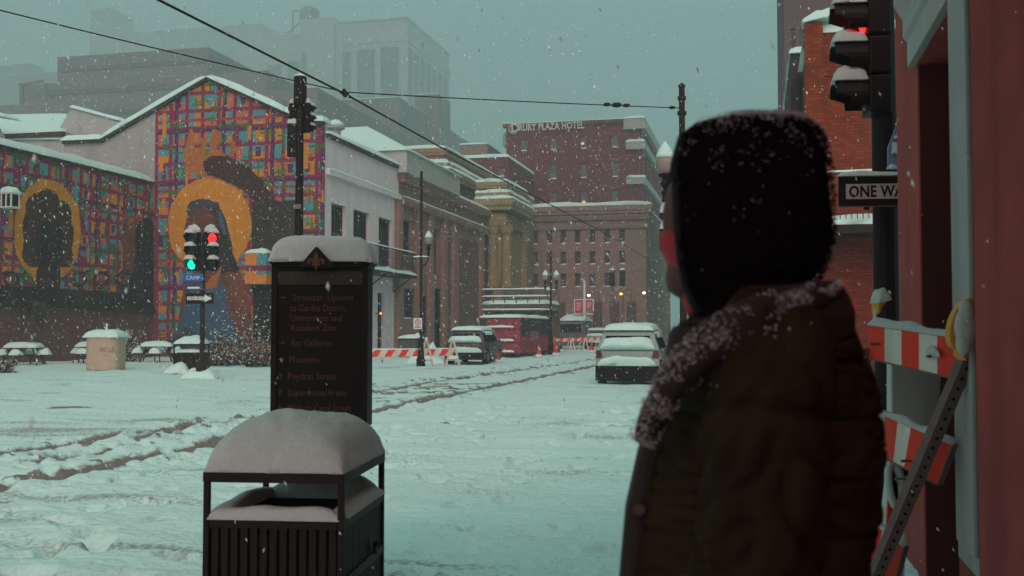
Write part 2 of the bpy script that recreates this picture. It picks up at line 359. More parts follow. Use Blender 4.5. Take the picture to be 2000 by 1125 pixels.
def ledge(root, pts, z, hgt, proj_, m_, sn=.18, name='cornice'):
    """moulding along a polyline (x, y) with outward offsets given by the points themselves"""
    b = MB(); s = MB()
    for k, (p, q) in enumerate(zip(pts[:-1], pts[1:])):
        (ax, ay), (bx, by) = p, q
        if abs(ax-bx) < 1e-6: x0, x1 = (ax-.1, ax+proj_) if proj_ > 0 else (ax+proj_, ax+.1); y0, y1 = min(ay, by)-abs(proj_)-.002*k, max(ay, by)+.004
        else: x0, x1 = min(ax, bx)-.003, max(ax, bx)+abs(proj_)-.004; y0, y1 = ay-abs(proj_)-.006, ay+.1
        b.box(x0, x1, y0, y1, z-hgt, z); b.box(x0+.05, x1-.05*abs(proj_)-.02, y0+.12*abs(proj_)+.03, y1, z-hgt*1.7, z-hgt)
        if sn: s.pad([(x0,y0,z),(x1,y0,z),(x1,y1,z),(x0,y1,z)], sn, n=14 if (x1-x0) > (y1-y0) else 5, m=14 if (y1-y0) > (x1-x0) else 5, p=12, over=.03, seed=k)
    b.build(name, m_, root, world=True)
    if sn: s.build('ledge_snow', snow, root, smooth=True, world=True)

m_pale = mat('pale_plaster', (.42, .40, .38), .9, .08, 1, stain=((.25, .2, .19), .9, .45))
m_grey = mat('grey_plaster', (.34, .29, .29), .9, .08, 1, stain=((.2, .17, .165), .8, .3))
m_conc = mat('grey_concrete', (.10, .07, .075), .9, .15, .3)
m_conc2 = mat('dark_concrete', (.19, .15, .155), .9, .15, .2)
m_stone = mat('pale_stone', (.34, .33, .32), .9, .08, .3)
m_beige = mat('beige_stucco', (.28, .145, .115), .9, .12, 1, .01, 12, stain=((.2, .11, .10), .7, .5))
m_ochre = mat('ochre_stone', (.30, .18, .11), .9, .12, .8, stain=((.22, .14, .11), .8, .5))
m_yell = mat('yellow_stucco', (.28, .195, .10), .9, .12, .8, stain=((.25, .17, .09), .9, .5))
m_brick = mat('mauve_brick', (.14, .026, .033), .9, .2, 1.2, .01, 14)
m_tan = mat('tan_masonry', (.27, .165, .14), .9, .1, .6, stain=((.25, .16, .14), .5, .3))
m_orange = mat('orange_brick', (.27, .045, .016), .9, .25, 2, .006, 25, brick=.5, stain=((.2, .05, .025), 1.2, .5))
m_rbrick = mat('red_brick', (.22, .026, .016), .9, .3, 3, .01, 25, brick=.45)
m_dark = mat('dark_slate_wall', (.05, .03, .034), .9, .2, 1)
m_towr = mat('mauve_tower_wall', (.13, .07, .085), .9, .15, .5)
m_brown = mat('brown_wall', (.14, .06, .055), .95, .2, 1.2, stain=((.08, .035, .03), 1, .5))
m_trim = mat('dark_trim', (.05, .022, .02), .8)

YG = onY(300, 400, 57).y            # plane of the gable wall
XL = onY(635, 400, YG).x            # left building line of the street
XW = onY(301, 500, YG).x            # plane of the low mural wall

# ---- painted mural helpers (flat print on the two walls)
C_ = dict(or_=(.66, .27, .02), sal=(.55, .17, .09), teal=(.09, .33, .34), mag=(.25, .018, .085), pur=(.10, .02, .10), grn=(.04, .19, .03), red=(.40, .03, .07), halo=(.68, .29, .015),
          brn=(.055, .017, .015), drk=(.022, .010, .012), skin=(.15, .045, .03), sk2=(.20, .06, .035), blue=(.045, .12, .20), nvy=(.05, .06, .085), org2=(.46, .15, .03))
C_ = {k: np.array(v)*np.array([.84, .72, .76]) for k, v in C_.items()}
def inpoly(x, y, p):
    r = np.zeros(x.shape, bool); n = len(p)
    for i in range(n):
        x1, y1 = p[i]; x2, y2 = p[(i+1) % n]
        if y1 == y2: continue
        r ^= ((y1 > y) != (y2 > y)) & (x < (x2-x1)*(y-y1)/(y2-y1)+x1)
    return r
def plaid(u, v, seed, pit=1.):
    r = np.random.default_rng(seed); c = np.zeros(u.shape+(3,)); U, Vm = u.max(), v.max()
    wu = u+(fbm(u*.7, v*.7, seed)-.5)*.16; wv = v+(fbm(u*.7+9, v*.7, seed+1)-.5)*.16
    c[:] = C_['mag']
    n = int(U/pit)+2; k = int(Vm/pit)+2
    def rect(a, b, e, g, col): m = (wu > a) & (wu < b) & (wv > e) & (wv < g); c[m] = C_[col]
    for i in range(n):
        for j in range(k):
            a, e = i*pit, j*pit; q = r.random()
            base = r.choice(['or_', 'teal', 'sal', 'teal', 'teal']); rect(a+.12, a+pit-.12, e+.11, e+pit-.12, base)
            if r.random() < .85:
                t = r.choice(['teal', 'or_', 'sal']) if base != 'teal' else r.choice(['or_', 'sal', 'mag'])
                if r.random() < .5: rect(a+.12, a+.5*pit, e+.11, e+pit-.12, t)
                else: rect(a+.12, a+pit-.12, e+.11, e+.5*pit, t)
            if r.random() < .5: rect(a+.3*pit, a+.62*pit, e+.25*pit, e+.8*pit, r.choice(['teal', 'or_', 'pur', 'teal']))
    for i in range(0, n, 3): rect(i*pit+1.3, i*pit+1.56, 0, Vm, 'pur')
    for j in range(0, k, 3): rect(0, U, j*pit+.8, j*pit+1.0, 'pur')
    for j in range(1, k, 4): rect(0, U, j*pit+.4, j*pit+.58, 'red')
    for i in range(int(n*k*.8)):
        a, e = r.random()*U, r.random()*Vm; L = r.uniform(.45, 1.1)
        if r.random() < .5: rect(a, a+.11, e, e+L, 'grn'); rect(a-.3, a+.4, e+L*.5, e+L*.5+.1, 'grn')
        else: rect(a, a+L, e, e+.11, 'grn'); rect(a+L*.4, a+L*.4+.1, e-.35, e+.4, 'grn')
    for i in range(int(n*k*.2)):
        a, e = r.random()*U, r.random()*Vm; rect(a, a+r.uniform(.15, .3), e, e+r.uniform(.6, 1.6), r.choice(['mag', 'teal', 'or_']))
    return c
def mural_mesh(name, P, nu, nv, top, bot, U, paint, parent, frm, m_):
    """grid over u in U, v from bot to top(u); frm(u, z) -> world; paint(px, py, u, z) -> colours"""
    us = np.linspace(U[0], U[1], nu); ts = np.array([top(u) for u in us]); tt = np.linspace(0, 1, nv)
    Ug = np.repeat(us[None], nv, 0); Z = bot+tt[:, None]*(ts[None]-bot); X, Y = frm(Ug)
    px, py = proj(X, Y, Z); c = paint(px, py, np.abs(Ug-U[0]), Z)
    V = np.stack([X, Y, Z], -1).reshape(-1, 3); i = np.arange(nv-1)[:, None]; j = np.arange(nu-1)[None]
    Fq = np.stack([i*nu+j, i*nu+j+1, (i+1)*nu+j+1, (i+1)*nu+j], -1).reshape(-1, 4)
    me = bpy.data.meshes.new(name); me.vertices.add(len(V)); me.vertices.foreach_set('co', (V-np.array(parent.location)).ravel().astype(np.float32))
    me.loops.add(Fq.size); me.loops.foreach_set('vertex_index', Fq.ravel().astype(np.int32)); me.polygons.add(len(Fq)); me.polygons.foreach_set('loop_start', (np.arange(len(Fq))*4).astype(np.int32)); me.update(); me.validate()
    ca = me.color_attributes.new('paint', 'FLOAT_COLOR', 'POINT'); ca.data.foreach_set('color', np.concatenate([c.reshape(-1, 3), np.ones((len(V), 1))], 1).ravel().astype(np.float32))
    me.materials.append(m_); o = bpy.data.objects.new(name, me); COL.objects.link(o); o.parent = parent; return o
m_mural = mat('mural_paint', (1,1,1), .85, .12, 1.5, attr='paint', stain=((.12, .06, .06), 1.2, .25))

# ---- gabled building with the big mural
gx = lambda px, py: (onY(px, py, YG).x, onY(px, py, YG).z)
prof = [gx(125, 277), gx(200, 274), gx(407, 153), gx(556, 219), gx(600, 238), gx(634, 239)]
R1 = thing('mural_building', 'gabled building with a bright plaid mural of a haloed figure beside a white plastered wall', 'building', ((prof[0][0]+prof[-1][0])/2, YG, 0))
b = MB(); pp = [(prof[0][0], YG, 0)]+[(x, YG, z) for x, z in prof]+[(XL, YG, 0)]
b.prism([(min(p[0], XL-.02), p[1], p[2]) for p in pp], (0, .35, 0)); b.prism([(min(p[0], XL-1.3), p[1]+.351, p[2]-.02) for p in pp], (0, 10.1, 0)); b.build('wall', m_grey, R1, world=True)
s = MB(); d_ = MB()
for (xa, za), (xb, zb) in zip(prof[:-1], prof[1:]):
    xb = min(xb, XL-.01)
    dx, dz = xb-xa, zb-za; L = math.hypot(dx, dz); nx, nz_ = -dz/L, dx/L
    d_.add([(xa, YG-.22, za+.02), (xb, YG-.22, zb+.02), (xb, YG+.5, zb+.02), (xa, YG+.5, za+.02), (xa, YG-.22, za-.16), (xb, YG-.22, zb-.16), (xb, YG-.01, zb-.16), (xa, YG-.01, za-.16)],
           [(0, 1, 2, 3), (4, 5, 1, 0), (5, 4, 7, 6), (1, 5, 6, 2), (0, 3, 7, 4)])
    e = .06/L
    s.pad([(xa-dx*e, YG-.32, za-dz*e+.03), (xb+dx*e, YG-.32, zb+dz*e+.03), (xb+dx*e, YG+.9, zb+dz*e+.03), (xa-dx*e, YG+.9, za-dz*e+.03)], .36, (nx, 0, nz_), n=24, m=8, p=6, amp=.08, seed=xa)
d_.build('coping', m_trim, R1, world=True); s.build('roof_snow', snow, R1, smooth=True, world=True)
# snow over the two roof slopes behind the coping
s = MB()
for (xa, za), (xb, zb) in ((prof[1], prof[2]), (prof[2], prof[3])):
    s.pad([(xa, YG+.9, za-.15), (xb, YG+.9, zb-.15), (xb, YG+10.4, zb-.15), (xa, YG+10.4, za-.15)], .25, n=8, p=10)
s.build('roof_snow', snow, R1, smooth=True, world=True)
def gtop(u):
    for (xa, za), (xb, zb) in zip(prof[:-1], prof[1:]):
        if u <= xb+1e-6: return za+(zb-za)*(u-xa)/(xb-xa)-.03
    return prof[-1][1]-.03
def paint_gable(px, py, u, z):
    c = plaid(u, z, 5, 1.06); P = px+(fbm(u*1.3, z*1.3, 71)-.5)*9; Q = py+(fbm(u*1.3+5, z*1.3, 72)-.5)*9
    def poly(p, k): c[inpoly(P, Q, p)] = C_[k]
    def ell(x, y, a, b_, k): c[((P-x)/a)**2+((Q-y)/b_)**2 < 1] = C_[k]
    c[(px < 309)] = C_['mag']
    
    ell(409, 440, 82, 93, 'halo')
    # raised hand and arm
    poly([(362, 335), (358, 300), (368, 262), (372, 250), (378, 252), (380, 280), (384, 300), (394, 285), (392, 270), (404, 270), (404, 290), (400, 305), (414, 292), (412, 264), (420, 252), (430, 258), (430, 275), (422, 292), (436, 300), (448, 305), (450, 275), (458, 275), (460, 290), (452, 312), (430, 330), (400, 344)], 'org2')
    poly([(393, 318), (412, 305), (445, 305), (485, 325), (520, 362), (548, 402), (590, 470), (520, 470), (495, 392), (480, 375), (455, 360), (425, 345), (400, 338)], 'brn')
    # figure
    poly([(366, 410), (375, 393), (400, 388), (425, 398), (440, 430), (452, 480), (470, 540), (488, 610), (490, 665), (440, 660), (405, 560), (366, 500)], 'brn')
    poly([(430, 440), (448, 470), (465, 530), (480, 590), (485, 640), (450, 600), (428, 540), (420, 480)], 'drk')
    ell(392, 447, 30, 46, 'skin'); poly([(364, 415), (368, 402), (380, 392), (404, 388), (428, 397), (430, 408), (405, 404), (380, 410), (368, 420)], 'nvy')
    poly([(428, 412), (436, 430), (440, 458), (434, 462), (428, 440), (424, 416)], 'blue')
    poly([(342, 668), (352, 590), (365, 540), (400, 515), (425, 525), (450, 545), (480, 580), (490, 640), (492, 690), (345, 690)], 'skin')
    poly([(440, 530), (468, 535), (488, 560), (492, 610), (470, 600), (448, 575)], 'sk2')
    poly([(338, 690), (350, 625), (372, 560), (392, 575), (420, 535), (442, 560), (446, 610), (462, 650), (468, 690)], 'blue')
    poly([(318, 690), (340, 655), (360, 640), (420, 668), (470, 690)], 'nvy')
    poly([(400, 565), (410, 545), (434, 520), (424, 560)], 'org2')
    ell(500, 520, 9, 10, 'sal')
    return c
bpz = .02
mural_mesh('mural', None, 330, 420, gtop, bpz, (onY(301.5, 400, YG).x, XL-.01), paint_gable, R1, lambda U: (U, np.full(U.shape, YG-.012)), m_mural)
# dark opening high on the mural, its sill; lower doorway with a painted box sign
def onG(x0, y0, x1, y1): a, c = gx(x0, y1), gx(x1, y0); return a[0], c[0], a[1], c[1]
a = onG(493, 391, 592, 492); MB().box(a[0], a[1], YG-.10, YG-.013, a[2], a[3]).build('shutter', mat('shutter_brown', (.035, .017, .016), .8, .3, 2, .02, 6), R1, world=True)
a = onG(495, 558, 533, 665); MB().box(a[0], a[1], YG-.08, YG-.013, a[2], a[3]).build('doorway', glassd, R1, world=True)
SG = thing('projecting_sign', 'orange and teal painted box sign with snow on top projecting from the mural wall', 'sign', (*gx(512, 560)[:1], YG-.3, gx(512, 560)[1]))
a = onG(492, 496, 534, 556); bb = MB().box(a[0], a[1], YG-.9, YG-.11, a[2], a[3]); bb.build('sign_box', mat('sign_orange', (.62, .2, .03), .7), SG, world=True, bevel=.02)
k = MB(); W_, H_ = a[1]-a[0], a[3]-a[2]
k.box(a[0]+.55*W_, a[1]+.006, YG-.912, YG-.2, a[2]+.3*H_, a[2]+.97*H_); k.build('teal_panel', mat('sign_teal', tuple(C_['teal']), .7), SG, world=True)
k = MB(); k.box(a[0]+.03, a[1]+.011, YG-.918, YG-.3, a[2]+.42*H_, a[2]+.6*H_); k.build('magenta_stripe', mat('sign_magenta', tuple(C_['mag']), .7), SG, world=True)
MB().pad([(a[0],YG-.9,a[3]),(a[1],YG-.9,a[3]),(a[1],YG-.1,a[3]),(a[0],YG-.1,a[3])], .3, n=10, m=5, over=.05).build('snow_cap', snow, SG, smooth=True, world=True)

# ---- low wing with the second mural, running towards the camera
zt = onX(300, 361, XW).z; zb = onX(150, 582, XW).z; YW0 = 24.
R2 = thing('mural_wing', 'low wing with a plaid mural of haloed heads above a plain brown base wall', 'building', (XW, (YG+YW0)/2, 0))
MB().box(XW-8, XW, YW0, YG-.02, 0, zt).build('wall', m_brown, R2, world=True)
def paint_wing(px, py, u, z):
    c = plaid(u, z, 23, .86); P = px+(fbm(u*1.6, z*1.6, 81)-.5)*9; Q = py+(fbm(u*1.6+5, z*1.6, 82)-.5)*9
    def poly(p, k): c[inpoly(P, Q, p)] = C_[k]
    def ell(x, y, a, b_, k): c[((P-x)/a)**2+((Q-y)/b_)**2 < 1] = C_[k]
    ell(92, 450, 66, 101, 'halo')
    for x, y, a, b_ in ((92, 392, 22, 22), (70, 405, 20, 28), (118, 420, 20, 30), (60, 450, 16, 45), (130, 465, 14, 40), (62, 490, 20, 32), (125, 495, 18, 28), (92, 460, 38, 70), (95, 545, 24, 60), (85, 590, 40, 30)): ell(x, y, a, b_, 'brn')
    ell(98, 480, 28, 50, 'drk'); 
    poly([(237, 470), (246, 445), (258, 430), (275, 428), (282, 470), (265, 540), (250, 545), (240, 500)], 'sk2')
    poly([(262, 470), (270, 432), (284, 424), (300, 436), (306, 600), (245, 600), (252, 560), (262, 520)], 'drk')
    # painted scrolls
    sc = (py > 515) & (np.abs(np.sin(px*.16+np.sin(py*.13)*2.2)*18+py-548) < 3.2) | ((py > 520) & (np.abs(np.hypot((px % 44)-22, py-545)-13) < 2.4)); c[sc & (inpoly(P, Q, [(50, 400), (140, 400), (140, 600), (50, 600)]) == 0)] = C_['drk']
    c[py > 574] = C_['drk']*1.1; c[(z-zb) < .45] = C_['drk']*1.2
    return c
mural_mesh('mural', None, 520, 190, lambda u: zt-.03, zb-.35, (YW0, YG-.03), paint_wing, R2, lambda U: (np.full(U.shape, XW+.012), U), m_mural)
MB().box(XW-.4, XW+.16, YW0, YG-.25, zt, zt+.14).build('coping', m_trim, R2, world=True)
MB().pad([(XW-.5,YW0,zt+.14),(XW+.2,YW0,zt+.14),(XW+.2,YG-.3,zt+.14),(XW-.5,YG-.3,zt+.14)], .38, n=5, m=60, p=14, fq=.8).build('roof_snow', snow, R2, smooth=True, world=True)
MB().pad([(XW-8,YW0,zt),(XW-.5,YW0,zt),(XW-.5,YG-.3,zt),(XW-8,YG-.3,zt)], .3, n=8, p=20).build('roof_snow', snow, R2, smooth=True, world=True)
MB().box(XW, XW+.25, YW0, YG-.24, zb-.62, zb-.36).build('base_ledge', mat('ledge_dark', (.035, .015, .015), .9), R2, world=True)
def onW(px, py): p = onX(px, py, XW+.3); return p.y, p.z
# window / grille on the base band of the wing
ya, za = onW(65, 592); yb, _ = onW(92, 592)
MB().box(XW+.02, XW+.28, ya, yb, za-.75, za+.1).build('vent_panel', mat('vent_grey', (.05,.035,.03), .6), R2, world=True)

# ---- white house behind the low wing
p1, p2 = onY(123, 278, YG+8), onY(145, 214, YG+8)
R3 = thing('building', 'small white house with a sloping parapet behind the mural wing', 'building', (p1.x, YG+11, 0))
q0, q1, q2, q3, q4 = [onY(*q, YG+11) for q in ((116, 275), (118, 247), (140, 210), (243, 238), (243, 300))]
MB().prism([(q0.x, YG+11, 0), (q1.x, YG+11, q1.z), (q2.x, YG+11, q2.z), (q3.x, YG+11, q3.z), (q4.x, YG+11, 0)], (0, 1, 0)).build('parapet_wall', m_pale, R3, world=True)
MB().pad([(q2.x-.1, YG+10.8, q2.z), (q3.x, YG+10.8, q3.z), (q3.x, YG+12, q3.z), (q2.x-.1, YG+12, q2.z)], .25, n=18, m=5, p=10).build('roof_snow', snow, R3, smooth=True, world=True)
e0, e1, e2, e3 = onY(-260, 275, YG+9), onY(122, 272, YG+9), onY(140, 226, YG+15), onY(-240, 235, YG+15)
MB().box(e0.x, e1.x, YG+9.2, YG+20, 0, e0.z).build('wall', m_pale, R3, world=True)
MB().pad([tuple(e0), tuple(e1), tuple(e2), tuple(e3)], .3, n=20, m=10, p=20).build('roof_snow', snow, R3, smooth=True, world=True)
MB().box(e0.x, e1.x+.1, YG+8.85, YG+9.19, e0.z-.35, e0.z-.03).build('eaves', m_trim, R3, world=True)
p = onY(10, 232, YG+10)
R3b = thing('building', 'dark gabled roof edge at the far left above the mural wing', 'building', (p.x, p.y, 0)); MB().prism([(p.x-6, YG+7, p.z-3.2), (p.x+1.2, YG+7, p.z-1.7), (p.x+.2, YG+7, p.z+.15), (p.x-6, YG+7, p.z+1.)], (0, 1.5, 0)).build('gable', m_pale, R3b, world=True)
MB().pad([(p.x-6, YG+6.8, p.z+1.0), (p.x+2.6, YG+6.8, p.z-.6), (p.x+2.6, YG+8.6, p.z-.6), (p.x-6, YG+8.6, p.z+1)], .25, n=12, m=4, p=8).build('roof_snow', snow, R3b, smooth=True, world=True)
MB().box(p.x-6, p.x+1.1, YG+7.1, YG+8.5, 0, p.z-1.8).build('wall', m_pale, R3b, world=True)

# ---- white two-storey building with the gallery
def yat(px, X): return onX(px, 500, X).y
Wy0, Wy1 = YG+.01, yat(778, XL); Wz = onX(640, 262, XL).z; WX = XL
def hX(x0, y0, x1, y1, X):      # photo box on a street-facing wall -> (u0, z0, u1, z1)
    a, c = onX(x0, y1, X), onX(x1, y0, X); zt_ = (onX(x0, y0, X).z+c.z)/2; return (a.y, a.z, c.y, max(zt_, a.z+.4))
gf = 4.6+.6
hw = [hX(650, 395, 676, 0, XL), hX(693, 409, 722, 0, XL), hX(742, 424, 766, 0, XL)]
z0w = onX(650, 512, XL).z; z1w = onX(650, 396, XL).z
holesU = [(h[0], z0w, h[2], z1w) for h in hw]
ghol = [(yat(652, XL), .1, yat(672, XL), 3.9), (yat(690, XL), .1, yat(712, XL), 3.9), (yat(738, XL), .1, yat(752, XL), 4.1)]
m_wht = mat('white_plaster', (.72, .60, .62), .9, .08, 1, stain=((.38, .33, .34), .9, .4))
R4 = building('white plastered two storey building with an iron gallery next to the mural', XL-14, XL, Wy0, Wy1, Wz, m_wht, fX=(holesU+ghol, mat('frame_dark', (.05, .03, .03), .7), glassd, 'sash', .35, False), rsnow=0)
R4['label'] = 'white plastered two storey building with an iron gallery next to the mural'
MB().pad([(XL-.9,Wy0,Wz),(XL+.25,Wy0,Wz),(XL+.25,Wy1,Wz),(XL-.9,Wy1,Wz)], .28, n=5, m=30, p=12).build('roof_snow', snow, R4, smooth=True, world=True)
MB().box(XL, XL+.22, Wy0, Wy1, Wz-.22, Wz-.01).build('cornice', m_trim, R4, world=True)
zc = onX(640, 332, XL).z
MB().box(XL, XL+.3, Wy0, Wy1, zc-.3, zc).build('cornice', m_wht, R4, world=True); MB().pad([(XL,Wy0,zc),(XL+.32,Wy0,zc),(XL+.32,Wy1,zc),(XL,Wy1,zc)], .12, n=4, m=30, p=12).build('ledge_snow', snow, R4, smooth=True, world=True)
zc = onX(640, 418, XL).z
# gallery
zb0 = onX(731, 522, XL+1.4).z; zr0 = onX(731, 478, XL+1.4).z; gy0, gy1 = Wy0+.6, yat(814, XL+1.4)
MB().box(XL+.003, XL+1.45, gy0, gy1, zb0-.32, zb0-.12).build('gallery_floor', dkmetal, R4, world=True, bevel=.01)
MB().pad([(XL+.1,gy0,zb0-.12),(XL+1.5,gy0,zb0-.12),(XL+1.5,gy1,zb0-.12),(XL+.1,gy1,zb0-.12)], .28, n=5, m=36, p=10).build('gallery_snow', snow, R4, smooth=True, world=True)
g = MB(); n_ = int((gy1-gy0)/.16)
for i in range(n_+1): y = gy0+(gy1-gy0)*i/n_; g.bar((XL+1.38, y, zb0-.1), (XL+1.38, y, zr0-.06), .022, .022)
for i in range(9): g.bar((XL+.05+1.33*i/9, gy1-.02, zb0-.1), (XL+.05+1.33*i/9, gy1-.02, zr0-.06), .022, .022)
tag(g.build('balusters', dkmetal, R4, world=True), kind='stuff')
g = MB(); g.bar((XL+1.38, gy0, zr0), (XL+1.38, gy1, zr0), .07, .06); g.bar((XL+.02, gy1-.02, zr0), (XL+1.36, gy1-.02, zr0), .07, .06); g.bar((XL+1.38, gy0, zb0+.1), (XL+1.38, gy1, zb0+.1), .04, .04); g.build('gallery_rail', dkmetal, R4, world=True)
MB().pad([(XL+1.33,gy0,zr0+.03),(XL+1.44,gy0,zr0+.03),(XL+1.44,gy1,zr0+.03),(XL+1.33,gy1,zr0+.03)], .08, n=3, m=40, p=10).build('rail_snow', snow, R4, smooth=True, world=True)
for y in (gy0+1.2, (gy0+gy1)/2, gy1-1.0):
    g = MB(); g.bar((XL+.02, y, zb0-1.25), (XL+1.3, y, zb0-.33), .05, .07); g.bar((XL+.03, y, zb0-1.3), (XL+.03, y, zb0-.33), .05, .05); g.build('bracket', dkmetal, R4, world=True)
# wall lantern that is lit
p = onX(741, 612, XL+.3); L = thing('wall_lantern', 'small lit wall lantern beside the door of the white building', 'lantern', tuple(p))
MB().box(-.3, 0, -.03, .03, -.02, .02).build('arm', dkmetal, L); MB().lathe([(.05,-.14),(.10,.1),(.02,.2)], n=6).build('lantern_cage', dkmetal, L); MB().ball((.08,0,.0), .085).build('lamp_glow', mat('glow_orange', (1,.4,.1), emit=(1,.3,.06), es=2.2), L, smooth=True)
# hip roof and chimney cap behind the white building
a0 = [onY(648, 262, YG+12), onY(858, 292, YG+12), onY(858, 292, YG+24), onY(650, 262, YG+24)]
RX = thing('building', 'snow covered hipped roof rising behind the white building', 'building', tuple((Vector((XL-6, YG+14, 0)))))
zr = onY(700, 253, YG+18).z; xr0, xr1 = onY(668, 253, YG+18).x, onY(727, 253, YG+18).x; xe0, xe1 = onY(640, 290, YG+12).x, onY(800, 290, YG+12).x; ze = onY(800, 292, YG+12).z
MB().loft([[(xe0, YG+12, ze), (xe1, YG+12, ze), (xe1, YG+26, ze), (xe0, YG+26, ze)], [(xr0, YG+17, zr), (xr1, YG+17, zr), (xr1, YG+21, zr), (xr0, YG+21, zr)]]).build('roof_snow', snow, RX, world=True, bevel=.15)
MB().box(xe0+.3, xe1-.3, YG+12.3, YG+25.7, Wz-.5, ze-.02).build('wall', m_pale, RX, world=True)
p = onY(656, 246, YG+9); CH = thing('roof_vent', 'round metal roof vent with a snow cap behind the mural gable', 'vent', (p.x, p.y, Wz-.1))
MB().lathe([(.35, 0), (.35, p.z-Wz-.2), (.62, p.z-Wz-.1), (.6, p.z-Wz+.05), (.2, p.z-Wz+.3)]).build('cowl', m_grey, CH, smooth=False); MB().lathe([(.6, p.z-Wz+.06), (.5, p.z-Wz+.3), (.22, p.z-Wz+.5), (.02, p.z-Wz+.56)]).build('snow_cap', snow, CH, smooth=True)

# ---- beige building with tall piers
By1 = yat(946, XL); Bz = onX(783, 341, XL).z
z1 = onX(800, 425, XL).z
bays = [(846, 893), (905, 940)] 
bh = [(yat(784, XL), 3.2, yat(800, XL), onX(790, 425, XL).z-1), ] 
tall = [(yat(872, XL), .05, yat(884, XL), onX(880, 455, XL).z), (yat(897, XL), .05, yat(937, XL), onX(915, 470, XL).z)]
small = [(yat(790, XL), 2.4, yat(812, XL), 4.6), (yat(826, XL), .3, yat(838, XL), 4.2), (yat(849, XL), .05, yat(866, XL), 4.9)]
up = [(yat(783, XL), onX(790, 500, XL).z, yat(806, XL), onX(790, 428, XL).z), (yat(843, XL), onX(850, 540, XL).z, yat(858, XL), onX(850, 446, XL).z)]
fr_b = mat('frame_brown', (.08, .045, .04), .7)
R5 = building('beige stucco building with tall recessed bays and a snowy cornice', XL-10, XL, Wy1+.02, By1, Bz, m_beige, fX=(small+up, fr_b, glassd, 'sash', .4, True), rsnow=0)
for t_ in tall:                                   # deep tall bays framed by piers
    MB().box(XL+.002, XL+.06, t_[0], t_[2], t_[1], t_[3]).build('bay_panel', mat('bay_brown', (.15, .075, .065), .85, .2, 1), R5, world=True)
for px in (781, 818, 842, 869, 888, 941):
    y = yat(px, XL+.25); MB().box(XL, XL+.35, y-.45, y+.45, 0, onX(880, 440, XL).z+.4).build('pier', m_beige, R5, world=True, bevel=.03)
zcb = onX(880, 440, XL).z+.4
ledge(R5, [(XL, Wy1+.3), (XL, By1)], zcb+.35, .3, .5, m_beige, .12)
ledge(R5, [(XL, Wy1+.3), (XL, By1)], Bz, .35, .55, m_beige, .22)
MB().pad([(XL-4,Wy1,Bz),(XL-.1,Wy1,Bz),(XL-.1,By1,Bz),(XL-4,By1,Bz)], .3, n=5, m=20, p=12).build('roof_snow', snow, R5, smooth=True, world=True)
k = onX(869, 520, XL+.4); V_ = MB().loft([[(XL+.36+.25*math.sin(t)*0+.0, k.y+.28*math.cos(t)*s_, k.z+z_+.0) for t in [2*PI*i/8 for i in range(8)]] for s_, z_ in ((.1, 1.6), (.5, 1.2), (1, .3), (1.1, -.2), (.6, -.7), (.1, -.9))])
# ---- taller ochre building behind it, its side wall looking back at us
B2x = XL-4.5; B2y = yat(866, B2x); z2 = onX(864, 288, B2x).z; zlA = onX(864, 318, B2x).z; zlB = onX(868, 333, B2x).z
R6 = building('ochre classical building with stacked snowy ledges above the beige one', B2x-14, B2x, B2y, B2y+40, z2, m_ochre, rsnow=.3)
ledge(R6, [(B2x-9.5, B2y), (B2x, B2y), (B2x, B2y+30)], z2, .4, .35, m_ochre, .28)
ledge(R6, [(B2x-4.3, B2y), (B2x, B2y), (B2x, B2y+30)], zlA, .45, .6, m_ochre, .35)
ledge(R6, [(B2x-4.6, B2y), (B2x, B2y), (B2x, B2y+30)], zlB, .5, .95, m_ochre, .35)
MB().box(B2x-4.4, B2x-3.6, B2y-.25, B2y+1, 0, z2-.45).build('pier', m_ochre, R6, world=True)
# ---- yellow portico
PX = XL+2.2; Py0 = yat(992, PX); Py1 = yat(1022, PX); Px0 = onY(928, 400, Py0).x; z3 = onX(990, 352, PX).z
zA, zB, zC = z3, onX(990, 374, PX).z, onX(990, 387, PX).z
R7 = building('yellow classical portico with columns and three snowy ledges', Px0, PX-.6, Py0+.8, Py1+8, z3, m_yell, rsnow=.25)
ledge(R7, [(Px0, Py0+.6), (PX-.5, Py0+.6), (PX-.5, Py1+3)], zA, .35, .4, m_yell, .3)
ledge(R7, [(Px0, Py0+.6), (PX-.5, Py0+.6), (PX-.5, Py1+3)], zB, .45, .65, m_yell, .3)
ledge(R7, [(Px0, Py0+.6), (PX-.5, Py0+.6), (PX-.5, Py1+3)], zC, .6, 1.0, m_yell, .3)
zcap = onX(990, 445, PX).z; zbase = onX(990, 560, PX).z
MB().box(Px0-.002, PX-.2, Py0+.25, Py1+3, zcap+.3, zC-1.3).build('entablature', m_yell, R7, world=True)
for cx_, cy_ in ((onY(962, 500, Py0+.6).x, Py0+.7), (onY(986, 500, Py0+.6).x+.1, Py0+.8), (PX-.55, Py1+2)):
    c = MB(); c.lathe([(.62, zbase), (.62, zbase+.3), (.5, zbase+.4), (.45, zcap-.6), (.62, zcap-.3), (.7, zcap+.29)], (0, 0, 0), 14); o = c.build('column', m_yell, R7, smooth=False, loc=Vector((cx_, cy_, 0))-R7.location)
MB().box(onY(945, 500, Py0+.7).x, onY(953, 500, Py0+.7).x+.35, Py0+.4, Py0+.79, 0, zcap+.28).build('dark_recess', mat('recess_brown', (.08,.035,.03), .9), R7, world=True)

